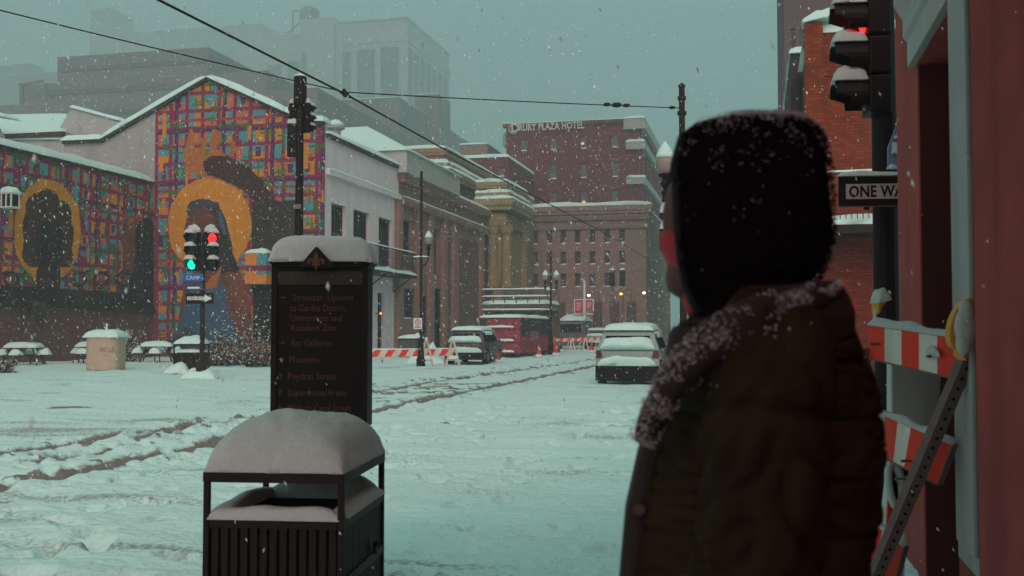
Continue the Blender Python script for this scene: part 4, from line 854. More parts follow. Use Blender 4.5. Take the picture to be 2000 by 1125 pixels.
MB().prism([(.062, -.004, Hs*.26), (WS*.8, -.004, Hs*.26), (WS*.8, -.004, Hs*.1), (WS*.97, -.004, Hs*.5), (WS*.8, -.004, Hs*.9), (WS*.8, -.004, Hs*.74), (.062, -.004, Hs*.74)], (0, .003, 0)).build('white_arrow', mat('arrow_grey', (.42, .30, .31), .5, .1), r)
tt_ = text('ONE WAY', Hs*.50, black, r, (.085, -.006, Hs*.33), ext=.001, sx=.80, bold=.004)
MB().pad([(-.01,-.02,Hs),(WS,-.02,Hs),(WS,.03,Hs),(-.01,.03,Hs)], .035, n=22, m=3, p=10).build('snow_cap', snow_shaded, r, smooth=True)
MB().bar((WS*.3, .05, -.02), (WS*.3, .05, Hs+.02), .03, .04).build('bracket', black, r)

# ---------------------------------------------------------------- overhead wires
def wire(label, pts, r_, sag=0):
    t = thing('overhead_wire', label, 'wire', tuple(pts[0])); P = []
    for a, b_ in zip(pts[:-1], pts[1:]):
        for i in range(10): u = i/10; P.append(a.lerp(b_, u)-Vector((0, 0, sag*4*u*(1-u)))-pts[0])
    P.append(pts[-1]-pts[0]); MB().tube(P, r_, 6).build('cable', dkmetal, t); return t
wp = [atd(-200, -260, 9.5), atd(310, 0, 14), atd(675, 184, 19.6), atd(865, 290, 26), atd(1190, 460, 49), atd(1330, 545, 95)]
W1 = wire('thick trolley wire running down the street from the upper left', wp, .020)
W2 = wire('cross wire from the upper left to the tall pole above the hotel', [atd(-700, -150, 12.5), atd(0, 20, 15.4), atd(675, 180, 19.7), Vector((SP1.location.x, SP1.location.y, atd(1335, 211, 24).z))], .012, .02)
def at_(w, p): return Vector(p)-w.location
g = MB(); p = at_(W1, atd(675, 184, 19.5)); g.ball(p, (.07, .05, .06)); g.bar(p+Vector((-.1, 0, .04)), p+Vector((.1, 0, -.06)), .05, .05); g.ball(p+Vector((-.03, 0, .07)), .04); g.build('hanger_clamp', dkmetal, W1)
g = MB()
for px, s_ in ((1188, .045), (1207, .06), (1226, .045), (1316, .04)):
    t = (px-675)/(1335-675); p = atd(675, 180, 19.7).lerp(Vector((SP1.location.x, SP1.location.y, atd(1335, 211, 24).z)), (lambda u: u)((math.tan(0)+t)*19.7/(24-(24-19.7)*t)*1.0 if False else t*19.7/(24-t*(24-19.7))))
    p = at_(W2, p); g.ball(p, (s_*2, s_, s_))
g.build('insulator', dkmetal, W2)

# ---------------------------------------------------------------- wayfinding sign
DS = 6.6; bs = atd(624, 700, DS); bs.z = 0
WF = thing('wayfinding_sign', 'dark wayfinding sign with gold lettering and thick snow on top', 'sign', tuple(bs), YAW)
def wl(px, py, dd=DS): v = atd(px, py, dd)-bs; return v.dot(RV), v.z
m_sign = mat('sign_maroon_black', (.0085, .0028, .0032), .6, .25, 6, .0008, 120, spec=.15); m_gold = mat('sign_gold', (.11, .034, .012), .6, .2, 10)
x0_, zt0 = wl(533, 516); x1_, zb0_ = wl(716, 836)
MB().box(x0_, x1_, 0, .26, zb0_, zt0).build('panel', m_sign, WF, bevel=.006)
g = MB(); g.box(x0_-.006, x0_+.03, -.012, .0, zb0_, zt0); g.box(x1_-.03, x1_+.006, -.012, .0, zb0_, zt0); g.build('edge_trim', black, WF)
g = MB(); a = wl(528, 512); c = wl(722, 498); g.box(a[0], c[0]+.01, -.03, .29, a[1]-.012, a[1]+.004); g.box(a[0]+.012, c[0]-.002, -.02, .28, a[1]-.03, a[1]-.012); g.build('cap_moulding', black, WF, bevel=.004)
for sx_ in (-.2, .19): MB().box(sx_-.05, sx_+.05, .08, .18, 0, zb0_+.01).build('leg', black, WF)
zc_ = a[1]+.004; zs_ = wl(624, 460)[1]-zc_
MB().pad([(a[0]-.01,-.04,zc_),(c[0]+.02,-.04,zc_),(c[0]+.02,.30,zc_),(a[0]-.01,.30,zc_)], zs_*1.02, n=26, m=14, p=5.5, amp=.07, fq=3).build('snow_cap', snow_shaded, WF, smooth=True)
ap = wl(622, 484); bl, br = wl(586, 524), wl(660, 524); MB().prism([(bl[0], -.075, bl[1]), (br[0], -.075, br[1]), (ap[0]+.006, -.075, ap[1]), (ap[0]-.006, -.075, ap[1])], (0, .03, 0)).build('pediment', black, WF, bevel=.004)
# fleur-de-lis
def petal(pts, y=-.082): return [(ap[0]+q[0], y, ap[1]-.085+q[1]) for q in pts]
g = MB()
g.prism(petal([(0, .055), (.014, .03), (.016, .01), (.007, -.02), (.006, -.05), (0, -.062), (-.006, -.05), (-.007, -.02), (-.016, .01), (-.014, .03)]), (0, .004, 0))
for s_ in (-1, 1): g.prism(petal([(s_*.009, -.022), (s_*.016, .004), (s_*.032, .016), (s_*.050, .008), (s_*.055, -.012), (s_*.044, -.026), (s_*.034, -.018), (s_*.038, -.006), (s_*.028, -.002), (s_*.018, -.03)][::s_]), (0, .004, 0))
g.box(ap[0]-.024, ap[0]+.024, -.084, -.078, ap[1]-.118, ap[1]-.110); g.build('fleur_de_lis', m_gold, WF)
bd = wl(560, 556); bt = wl(560, 530)
MB().box(x0_+.03, x1_-.03, -.006, -.0, bd[1], bt[1]).build('header_band', mat('band_brown', (.035, .018, .012), .6), WF)
for px in (545, 573, 598, 650, 677, 706): p = wl(px, 539); MB().cyl((p[0], -.012, p[1]), (p[0], -.006, p[1]), .009, .009, 8).build('rosette', m_gold, WF)
lines = [(572, 587, 'Streetcar, Uptown'), (567, 608, 'to Garden District,'), (567, 627, 'Universities and'), (567, 646, 'Audubon Zoo'), (567, 676, 'Art Galleries'), (565, 708, 'Museums'), (562, 741, 'Poydras Street'), (562, 773, 'Superdome/Arena'), (562, 803, 'Walk to Canal Street')]
for px, py, tx_ in lines: p = wl(px, py); text(tx_, .060, m_gold, WF, (p[0], -.0035, p[1]), ext=.0015, sx=.80 if len(tx_) < 18 else .72)
for px, py, dr in ((552, 581, 0), (550, 670, 0), (549, 702, 0), (548, 735, 1), (547, 767, 1), (547, 799, 1)):
    p = wl(px, py); g = MB(); 
    pts = [(-.02, -.003), (.006, -.003), (.006, -.012), (.022, 0), (.006, .012), (.006, .003), (-.02, .003)]
    pts = [(q[0], q[1]) if dr == 0 else (-q[1], q[0]) for q in pts]; g.prism([(p[0]+q[0], -.002, p[1]+q[1]) for q in pts], (0, -.002, 0)); g.build('arrow', m_gold, WF)

# ---------------------------------------------------------------- litter bin in front
DT = 4.4; c1 = atd(672, 930, DT); TR = thing('litter_bin', 'dark slatted metal litter bin under a thick dome of snow', 'litter bin', (c1.x, c1.y, 0), YAW-.10)
RX_ = Vector((math.cos(YAW-.05), math.sin(YAW-.05), 0)); WB, DB = .61, .78
zl_ = lambda py, d=DT: atd(672, py, d).z
zT, zT2, zO = zl_(925), zl_(946), zl_(1019)
m_bin = mat('bin_metal', (.017, .0055, .006), .55, .25, 10, .0006, 90, spec=.18)
g = MB(); g.box(-WB, 0, 0, .03, zT2, zT); g.box(-.03, 0, .0302, DB, zT2, zT); g.box(-WB, -WB+.03, .0302, DB, zT2, zT); g.box(-WB+.0302, -.0302, DB-.03, DB, zT2, zT); g.build('top_frame', m_bin, TR, bevel=.003)
MB().box(-WB+.005, -.005, .03, DB-.03, zT-.02, zT-.004).build('lid', m_bin, TR)
for x, y in ((-WB, 0), (-.03, 0), (-WB, DB-.03), (-.03, DB-.03)): MB().box(x+.002, x+.028, y+.002, y+.028, .02, zT2).build('post', m_bin, TR, bevel=.003)
g = MB(); g.box(-WB+.029, -.031, .003, .02, zO-.012, zO); g.box(-WB+.029, -.031, DB-.02, DB-.003, zO-.012, zO); g.box(-.02, -.003, .03, DB-.03, zO-.012, zO); g.box(-WB+.003, -WB+.02, .03, DB-.03, zO-.012, zO); g.build('rim', m_bin, TR)
for z0_, z1_ in ((zO-.036, zO-.013), (.52, .56), (.06, .10)):
    g = MB(); g.box(-WB+.029, -.031, .004, .012, z0_, z1_); g.box(-.012, -.004, .03, DB-.03, z0_, z1_); g.box(-WB+.004, -WB+.012, .03, DB-.03, z0_, z1_); g.box(-WB+.03, -.03, DB-.012, DB-.004, z0_, z1_); g.build('rail', m_bin, TR)
n_ = 13; pit = (WB-.06)/n_; slat_me = None
def slat(x, y, rz):
    global slat_me
    if slat_me is None:
        g = MB(); hh_ = zO-.036-.06; g.box(-pit*.34, pit*.34, 0, .008, .06, .06+hh_-.0005); o = g.build('slat', m_bin, TR); slat_me = o.data; bpy.data.objects.remove(o)
    part('slat', slat_me, TR, (x, y, 0), rz)
for i in range(n_): x = -WB+.03+pit*(i+.5); slat(x, .013, 0); slat(x, DB-.021, 0)
ns = int((DB-.06)/pit)
for i in range(ns): y = .03+(DB-.06)*(i+.5)/ns; slat(-.013, y, PI/2); slat(-WB+.021, y, PI/2)
g = MB(); g.box(-WB+.06, -.06, .06, DB-.06, .05, zO-.16); g.box(-WB+.045, -.045, .04, .05, .05, zO-.02); g.box(-WB+.045, -.045, DB-.05, DB-.04, .05, zO-.02); g.box(-.055, -.045, .05, DB-.05, .05, zO-.02); g.box(-WB+.045, -WB+.055, .05, DB-.05, .05, zO-.02); g.build('liner', mat('liner_black', (.006, .003, .0035), .8), TR)
MB().pad([(-WB+.1,.2,zO-.16),(-.1,.2,zO-.16),(-.1,DB-.1,zO-.16),(-WB+.1,DB-.1,zO-.16)], .1, n=14, m=10, p=2, amp=.4).build('litter_snow', snow_shaded, TR, smooth=True)
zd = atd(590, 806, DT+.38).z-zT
MB().pad([(-WB,0,zT),(0,0,zT),(0,DB,zT),(-WB,DB,zT)], zd, n=36, m=36, p=3.3, amp=.08, fq=3.5, seed=4).build('snow_cap', snow_shaded, TR, smooth=True)
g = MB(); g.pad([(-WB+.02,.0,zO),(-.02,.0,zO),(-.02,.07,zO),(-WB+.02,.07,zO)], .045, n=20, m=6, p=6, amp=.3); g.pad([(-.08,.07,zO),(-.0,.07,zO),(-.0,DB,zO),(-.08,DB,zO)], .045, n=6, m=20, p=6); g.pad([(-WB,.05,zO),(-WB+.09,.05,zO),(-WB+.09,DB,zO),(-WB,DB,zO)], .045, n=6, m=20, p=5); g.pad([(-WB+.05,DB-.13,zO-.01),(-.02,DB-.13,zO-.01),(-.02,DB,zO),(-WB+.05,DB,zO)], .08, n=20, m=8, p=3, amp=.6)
g.build('rim_snow', snow_shaded, TR, smooth=True)
g = MB(); g.box(.0, .018, .52, .56, zl_(1075, 5), zl_(1060, 5)); g.ball((.015, .54, zl_(1056, 5)), .016); g.build('latch', m_bin, TR)

# ---------------------------------------------------------------- corner things on the left: bins, tables, shrubs
p = gnd(207, 722); BN = thing('waste_container', 'beige round sided waste container with a snow covered domed lid', 'bin', (p.x, p.y, 0), YAW)
sc_ = 40.; d_b = (p-C0).dot(FV0); pxm = d_b/2050; Wb = 64*pxm/2; Hb = 63*pxm
m_bb = mat('beige_bin', (.46, .33, .24), .7, .1, 3)
g = MB(); g.loft([[(Wb*s_*(abs(math.cos(t))**.5)*(1 if math.cos(t) > 0 else -1), Wb*s_*(abs(math.sin(t))**.5)*(1 if math.sin(t) > 0 else -1), z_) for t in [2*PI*k/28 for k in range(28)]] for s_, z_ in ((.97, 0), (1, .1), (1, Hb*.96), (1.03, Hb*.97), (1.03, Hb))]); g.build('body', m_bb, BN, smooth=False)
g = MB(); g.pad([(-Wb*1.06,-Wb*1.06,Hb),(Wb*1.06,-Wb*1.06,Hb),(Wb*1.06,Wb*1.06,Hb),(-Wb*1.06,Wb*1.06,Hb)], 15*pxm, n=18, m=18, p=4, amp=.06); g.build('snow_cap', snow, BN, smooth=True)
MB().lathe([(.05, 0), (.05, .12), (.03, .2), (.06, .24), (.01, .3)], (0, 0, Hb+13*pxm), 8).build('finial', snow, BN)
text('NOLA', .26, mat('faded_ink', (.22, .13, .10)), BN, (Wb*.0, -Wb-.006, Hb*.56), ext=.003, sx=.8); text('- - -', .18, MATS['faded_ink'], BN, (Wb*.1, -Wb-.006, Hb*.42), ext=.003)
p = gnd(374, 728); r = thing('waste_bin', 'dark square litter bin with a snow cap beside the signal post', 'bin', (p.x, p.y, 0), YAW); d_b = (p-C0).dot(FV0); pxm = d_b/2050; Wb = 55*pxm/2; Hb = 40*pxm
MB().box(-Wb, Wb, -Wb, Wb, 0, Hb).build('body', black, r, bevel=.02); MB().box(-Wb, Wb, -Wb, Wb, Hb+.26, Hb+.32).build('lid', black, r)
for x in (-1, 1):
    for y in (-1, 1): MB().box(x*(Wb-.03)-.025, x*(Wb-.03)+.025, y*(Wb-.03)-.025, y*(Wb-.03)+.025, Hb, Hb+.26).build('post', black, r)
MB().pad([(-Wb,-Wb,Hb+.32),(Wb,-Wb,Hb+.32),(Wb,Wb,Hb+.32),(-Wb,Wb,Hb+.32)], .28, n=12, p=3).build('snow_cap', snow, r, smooth=True); MB().pad([(-Wb+.04,-Wb+.04,Hb),(Wb-.04,-Wb+.04,Hb),(Wb-.04,Wb-.04,Hb),(-Wb+.04,Wb-.04,Hb)], .14, n=8, p=4).build('rim_snow', snow, r, smooth=True)
MB().pad([(-Wb-.25,-Wb-.3,0),(Wb*.2,-Wb-.3,0),(Wb*.2,Wb,0),(-Wb-.25,Wb,0)], .45, n=10, p=2).build('snow_mound', snow, r, smooth=True)

m_tab = mat('table_metal', (.05, .022, .022), .6)
def table(px, py, W_, label, rz):
    p = gnd(px, py); r = thing('picnic_table', label, 'picnic table', (p.x, p.y, 0), rz, 'snow covered picnic tables outside the mural wing')
    MB().box(-W_/2, W_/2, -.6, .6, .74, .79).build('tabletop', m_tab, r, bevel=.02); MB().pad([(-W_/2,-.6,.79),(W_/2,-.6,.79),(W_/2,.6,.79),(-W_/2,.6,.79)], .24, n=16, m=10, p=5, amp=.2, seed=px).build('snow', snow, r, smooth=True)
    for sx_ in (-1, 1):
        for sy_ in (-1, 1): MB().bar((sx_*W_*.33, sy_*.25, .75), (sx_*W_*.52, sy_*.6, 0), .06, .06).build('leg', m_tab, r)
    for (a, b_) in ((-W_*.62, 0), (W_*.62, 0), (0, -1.0), (0, 1.0)):
        st = MB().box(a-.24, a+.24, b_-.2, b_+.2, .42, .46).build('seat', m_tab, r, bevel=.02)
        MB().pad([(a-.27,b_-.24,.46),(a+.27,b_-.24,.46),(a+.27,b_+.24,.46),(a-.27,b_+.24,.46)], .27, n=8, p=2.4, seed=a).build('snow', snow, st, smooth=True)
        MB().bar((a, b_, .44), (a*.9, b_*.9, 0), .05, .05).build('leg', m_tab, st); MB().bar((a, b_, .40), (a*.2, b_*.2, .40), .04, .04).build('strut', m_tab, st)
table(46, 712, 1.5, 'picnic table at the far left with snow on its seats', YAW+.1)
table(183, 708, 1.4, 'picnic table half hidden behind the beige waste container', YAW-.15)
table(307, 707, 1.5, 'picnic table with a thick snow slab right of the beige container', YAW+.2)

def shrub(label, px, py, w_, h_, dpt, n, whiteness, name='shrub', cat='shrub', seed=1):
    p = gnd(px, py); r = thing(name, label, cat, (p.x, p.y, 0), YAW); R_ = random.Random(seed); tw = MB(); lf = MB(); sn = MB()
    for i in range(n):
        x0 = R_.uniform(-w_/2, w_/2)*.55; y0 = R_.uniform(-dpt/2, dpt/2)*.5; a = R_.uniform(-1, 1)*.5+x0/w_*1.1; L = h_*R_.uniform(.45, 1.05)*(1-.5*abs(2*x0/w_)); q = Vector((x0, y0, 0)); pts = [q.copy()]
        for k in range(4): a += R_.uniform(-.3, .3); q = q+Vector((math.sin(a)*L/4, R_.uniform(-.2, .2)*L/4, math.cos(a)*L/4)); pts.append(q.copy())
        tw.tube(pts, [.018, .014, .011, .008, .004], 3)
        for k in range(9):
            u = R_.uniform(.8, 4); i0 = min(int(u), 3); c = pts[i0].lerp(pts[i0+1], u-i0)+Vector((R_.gauss(0, .08), R_.gauss(0, .08), R_.gauss(0, .06))); s_ = R_.uniform(.03, .075)
            ax = Vector((R_.uniform(-1, 1), R_.uniform(-1, 1), R_.uniform(-.3, 1))).normalized(); bx_ = ax.orthogonal().normalized()*s_*.6; tgt = sn if R_.random() < whiteness else lf
            tgt.add([c-ax*s_, c+bx_, c+ax*s_, c-bx_], [(0, 1, 2, 3)])
    tag(tw.build('twigs', mat('twig_brown', (.05, .02, .018), .9), r), kind='stuff'); tag(lf.build('leaves', mat('dry_leaves', (.16, .07, .05), .9, .5, 30), r), kind='stuff'); tag(sn.build('snow', snow, r), kind='stuff')
shrub('bare snowy shrub behind the beige container', 243, 706, 2.2, 2.1, 1.2, 70, .5, seed=2)
shrub('tall snow dusted shrub against the blue part of the mural', 468, 712, 2.2, 2.7, 1.2, 110, .55, seed=3)
shrub('low brown shrub in front of the mural, left part', 425, 714, 2.2, 1.4, 1.2, 110, .25, seed=4)
shrub('low brown shrub ending behind the wayfinding sign', 510, 716, 2.6, 1.5, 1.2, 130, .25, seed=5)
shrub('dry grass clump at the far left edge', 8, 728, .9, .9, .8, 30, .3, seed=6, name='grass_clump', cat='plant')
# lantern on the wing wall
p = onX(20, 392, XW+.7); r = thing('wall_lantern', 'white boxy lantern with a snow cap on the left mural wall', 'lantern', tuple(p))
g = MB(); 
for x in (-.3, .24):
    for y in (-.3, .24): g.box(x, x+.06, y, y+.06, -.3, .3)
g.box(-.33, .33, -.33, .33, .3, .36); g.box(-.33, .33, -.33, .33, -.36, -.3); g.box(-.03, .03, -.31, .31, -.3, .3); g.box(-.7, -.33, -.04, .04, -.04, .04); g.build('lantern_frame', white_paint, r); MB().box(-.26, .26, -.26, .26, -.3, .3).build('glass', glassd, r); MB().pad([(-.36,-.36,.36),(.36,-.36,.36),(.36,.36,.36),(-.36,.36,.36)], .3, n=8, p=3).build('snow_cap', snow, r, smooth=True)

# ---------------------------------------------------------------- vehicles
def suv(label, px, py, rz, body_m, sn_, L=4.6, W=1.88, cat='car', near=False, name='parked_suv', group=None):
    p = gnd(px, py); r = thing(name, label, cat, (p.x, p.y, 0), rz, group)
    prof_ = [(.10,.30),(.0,.42),(-.02,.66),(.04,.98),(.10,1.04),(.36,1.50),(.60,1.61),(1.6,1.66),(2.7,1.63),(2.95,1.56),(3.62,1.08),(4.3,.98),(4.52,.86),(4.6,.6),(4.55,.36),(4.4,.30)]
    xs = [-1, -.985, -.93, 0, .93, .985, 1]; ins = [.10, .03, 0, 0, 0, .03, .10]; rings = []
    sx_ = lambda z: 1-.24*max(0, z-1.0)/.66-.05*max(0, .5-z)
    cy_c, cz_c = 2.3, .85
    for xf, q in zip(xs, ins): rings.append([(xf*W/2*sx_(z), y+(cy_c-y)*q*.35, z+(cz_c-z)*q*.5) for y, z in prof_])
    o = MB().loft(rings).build('body', body_m, r, smooth=True); e = o.modifiers.new('edge', 'EDGE_SPLIT'); e.split_angle = math.radians(28); o.modifiers.move(0, 0)
    for s_ in (-1, 1):
        for y in (.85, 3.75):
            wh = MB().cyl((s_*(W/2-.22), y, .34), (s_*(W/2+.012), y, .34), .34, .34, 20).build('wheel', rubber, r); MB().cyl((s_*(W/2+.013), y, .34), (s_*(W/2+.022), y, .34), .22, .2, 14).build('rim', galv, wh)
            g = MB(); g.loft([[(s_*(W/2-.0), y+math.cos(t)*q, .36+math.sin(t)*q) for t in [PI*k/14 for k in range(15)]] for q in (.35, .43)], caps=False, closed=False); a_ = g.build('wheel_arch', rubber, r); m_ = a_.modifiers.new('s', 'SOLIDIFY'); m_.thickness = .03; m_.offset = 0
        def sidep(y, z, off=.012): return (s_*(W/2*sx_(z)+off), y, z)
        for ya, yb, yc, yd in ((.42, 1.2, 1.2, .62), (1.26, 2.15, 2.15, 1.26), (2.2, 3.3, 2.85, 2.2)):
            MB().add([sidep(ya, 1.07), sidep(yb, 1.07), sidep(yc, 1.50), sidep(yd, 1.50)], [(0, 1, 2, 3)]).build('side_window', glassd, r)
        MB().ball((s_*(W/2+.08), 3.2, 1.1), (.09, .06, .07)).build('wing_mirror', body_m, r)
        for y in (2.0, 1.1): MB().box(s_*(W/2+.004)-.008, s_*(W/2+.004)+.008, y-.09, y+.09, .93, .955).build('door_handle', dkmetal, r)
        MB().prism([(s_*(W/2-.22), -.045, .80), (s_*(W/2-.02), -.02, .78), (s_*(W/2-.03), -.0, 1.02), (s_*(W/2-.16), -.01, 1.0)], (0, .08, 0)).build('tail_lamp', mat('tail_red', (.10, .010, .012), .35), r, bevel=.01)
        MB().box(s_*W*.36-.16, s_*W*.36+.16, 4.5, 4.6, .68, .80).build('headlamp', white_paint, r, bevel=.02)
    xr = W/2*.80
    rq = lambda y, z, x: (x, y-.012-(z-1.04)*0, z)
    g = MB(); g.add([(-xr*.95, .155, 1.10), (xr*.95, .155, 1.10), (xr*.86, .345, 1.44), (-xr*.86, .345, 1.44)], [(0, 1, 2, 3)]); g.v = [(x, y-.045, z) for x, y, z in g.v]; g.build('rear_window', glassd, r)
    g = MB(); g.add([(-xr, 3.58, 1.14), (xr, 3.58, 1.14), (xr*.88, 3.0, 1.54), (-xr*.88, 3.0, 1.54)], [(0, 1, 2, 3)]); g.v = [(x, y+.04, z+.02) for x, y, z in g.v]; g.build('windscreen', glassd, r)
    MB().box(-W/2+.01, W/2-.01, -.07, .5, .12 if near else .22, .56).build('rear_bumper', black, r, bevel=.03)
    MB().box(-.26, .26, -.045, -.01, .70, .82).build('number_plate', white_paint, r, bevel=.01)
    MB().bar((-.1, .1, 1.12), (.25, .14, 1.2), .02, .03).build('wiper', black, r)
    # snow
    MB().pad([(-.74,.40,1.60),(.74,.40,1.60),(.74,2.9,1.62),(-.74,2.9,1.62)], .17*sn_, n=20, m=20, p=7, amp=.12).build('roof_snow', snow, r, smooth=True)
    zt_ = 1.33 if near else 1.28
    MB().pad([(-.82,.02,1.03),(.82,.02,1.03),(.70,.26,zt_),(-.70,.26,zt_)], .19*sn_, (0,-1,.5), n=20, m=10, p=5, amp=.25, seed=3).build('rear_snow', snow, r, smooth=True)
    MB().pad([(-.86,-.10,.56),(.84,-.10,.56),(.80,.06,.60),(-.84,.06,.60)], .22*sn_, (0,-.45,1), n=20, m=8, p=3.5, amp=.3, seed=5).build('bumper_snow', snow, r, smooth=True)
    MB().pad([(-.85,3.5,1.06),(.85,3.5,1.06),(.80,4.5,.92),(-.80,4.5,.92)], .15, n=14, m=10, p=6).build('bonnet_snow', snow, r, smooth=True); MB().pad([(-.8,2.92,1.6),(.8,2.92,1.6),(.84,3.6,1.1),(-.84,3.6,1.1)], .1, (0, .5, 1), n=14, m=10, p=6).build('windscreen_snow', snow, r, smooth=True)
    for s_ in (-1, 1): MB().pad([(s_*.72, .7, 1.56), (s_*.72, 2.8, 1.56), (s_*.80, 2.9, 1.36), (s_*.80, .7, 1.36)][::s_], .05, (s_, 0, .4), n=14, m=6, p=4, amp=.6).build('side_snow', snow, r, smooth=True)
    return r
m_carw = mat('car_white_frosted', (.27, .31, .31), .5, .1, 6); m_card = mat('car_dark_frosted', (.08, .06, .065), .45, .3, 8); m_carg = mat('car_grey', (.12, .09, .10), .5, .2, 6)
suv('white snow covered suv parked in the street left of the hooded person', 1225, 752, .02, m_carw, 1.25, near=True, group='parked cars under snow')
suv('dark suv with snowy rear window parked beyond the long striped barricade', 907, 712, .05, m_card, 1.1, group='parked cars under snow')
suv('small distant car with snowy roof between barricades and white suv', 1162, 682, .0, m_carg, 1.2, L=4.2, group='parked cars under snow')
p = atd(795, 690, 62); p.z = 0; r = thing('dumpster', 'low dark dumpster with a snow cap in front of the beige building', 'dumpster', tuple(p), -.1)
MB().prism([(-.6, 0, .12), (-.6, 0, 1.05), (.6, 0, 1.05), (.6, 0, .12)], (0, 1.2, 0)).build('body', m_card, r, bevel=.03); MB().box(-.64, .64, -.04, 1.24, 1.05, 1.12).build('lid', black, r, bevel=.02); MB().pad([(-.64,-.04,1.12),(.64,-.04,1.12),(.64,1.24,1.12),(-.64,1.24,1.12)], .22, n=10, p=4).build('snow_cap', snow, r, smooth=True)
for x in (-.5, .5): MB().cyl((x-.04, .1, .08), (x+.04, .1, .08), .08, .08, 10).build('castor', rubber, r)
# red truck trailer
ty0 = onX(1016, 690, -13.6).y; tX1 = -13.6; tX0 = onY(938, 690, ty0).x; tL = onX(1072, 690, tX1).y-ty0; tz = onY(1016, 622, ty0).z
TT = thing('truck_trailer', 'maroon ribbed truck trailer with snow lying along its ribs', 'trailer', (tX1, ty0, 0)); TW = tX1-tX0
m_mar = mat('maroon_paint', (.26, .03, .055), .6, .15, 3, stain=((.12, .02, .03), 2, .4)); m_blk = mat('black_tarp', (.03, .022, .028), .8)
MB().box(-TW, 0, 0, tL, .25, tz).build('body', m_mar, TT, bevel=.03); MB().box(.001, .03, .3, tL, tz*.56, tz-.02).build('tarp', m_blk, TT); MB().box(-TW-.02, -TW+.35, -.03, .0, tz*.5, tz-.02).build('tarp', m_blk, TT)
for z in (.3, .95, 1.75): MB().box(-TW+.35, .03, -.12, -.001, z-.06, z+.02).build('rib', m_mar, TT); MB().pad([(-TW+.35,-.13,z+.02),(-.35,-.13,z+.02),(-.35,0,z+.02),(-TW+.35,0,z+.02)], .11, n=14, m=3, p=8).build('rib_snow', snow, TT, smooth=True)
for i in range(8): MB().box(.001, .05, .4+i*tL/8.5, .48+i*tL/8.5, .25, tz*.5).build('stake', m_mar, TT)
MB().box(-TW-.06, .06, -.06, tL+.05, tz, tz+.06).build('roof_edge', m_mar, TT); MB().pad([(-TW-.05,-.06,tz+.06),(.05,-.06,tz+.06),(.05,tL,tz+.06),(-TW-.05,tL,tz+.06)], .2, n=16, m=20, p=14).build('snow_cap', snow, TT, smooth=True); MB().box(-TW+.1, -.1, .05, tL-.1, 0, .249).build('undercarriage', black, TT)
MB().box(.031, .045, 2.6, 5.2, tz*.42, tz*.66).build('poster_panel', mat('plum_panel', (.22, .07, .12), .6), TT)
# pedestrian scaffold canopy
sy = 72; sx0, sx1 = onY(940, 600, sy).x, onY(1078, 600, sy).x; szz = lambda py: onY(1000, py, sy).z
r = thing('scaffold_canopy', 'pedestrian scaffold canopy with snowy rails above the red trailer', 'scaffold', ((sx0+sx1)/2, sy, 0)); m_sc = mat('scaffold_steel', (.13, .08, .08), .6)
MB().box(sx0, sx1, sy, sy+3, szz(600), szz(594)).build('deck', m_sc, r, world=True); MB().pad([(sx0,sy-.1,szz(594)),(sx1,sy-.1,szz(594)),(sx1,sy+3,szz(594)),(sx0,sy+3,szz(594))], .28, n=20, m=6, p=14).build('snow', snow, r, smooth=True, world=True)
for py in (566, 580, 606):
    MB().bar((sx0, sy-.05, szz(py)), (sx1, sy-.05, szz(py)), .06, .07).build('rail', m_sc, r, world=True); MB().pad([(sx0,sy-.1,szz(py)+.03),(sx1,sy-.1,szz(py)+.03),(sx1,sy+.0,szz(py)+.03),(sx0,sy+.0,szz(py)+.03)], .09, n=30, m=3, p=14).build('rail_snow', snow, r, smooth=True, world=True)
for i in range(7):
    x = sx0+.05+(sx1-sx0-.1)*i/6
    for y in (sy-.02, sy+2.9): MB().bar((x, y, 0), (x, y, szz(563)), .07, .07, (1, 0, 0)).build('post', m_sc, r, world=True)
for i in (1, 3, 4): x = sx0+(sx1-sx0)*i/6; MB().bar((x, sy-.02, szz(640)), (x+(sx1-sx0)/6, sy-.02, szz(600)), .05, .05).build('brace', m_sc, r, world=True)
MB().box(sx0, sx1, sy+3.1, sy+3.15, 0, szz(606)).build('hoarding', mat('hoarding_brown', (.14, .09, .085), .9), r, world=True)
# white van far behind the pole
p = gnd(1098, 684); r = thing('parked_van', 'distant van with a rounded snowy roof behind the twin lamp pole', 'van', (p.x, p.y+4, 0)); MB().box(-1.1, 1.1, 0, 5, .3, 2.4).build('body', m_carg, r, bevel=.25); MB().pad([(-1.1,0,2.4),(1.1,0,2.4),(1.1,5,2.4),(-1.1,5,2.4)], .5, n=10, p=3).build('roof_snow', snow, r, smooth=True); MB().box(-.9, .9, -.02, .0, 1.4, 2.1).build('rear_window', glassd, r)
for s_ in (-1, 1): MB().cyl((s_*.95, .9, .35), (s_*1.12, .9, .35), .35, .35, 14).build('wheel', rubber, r)
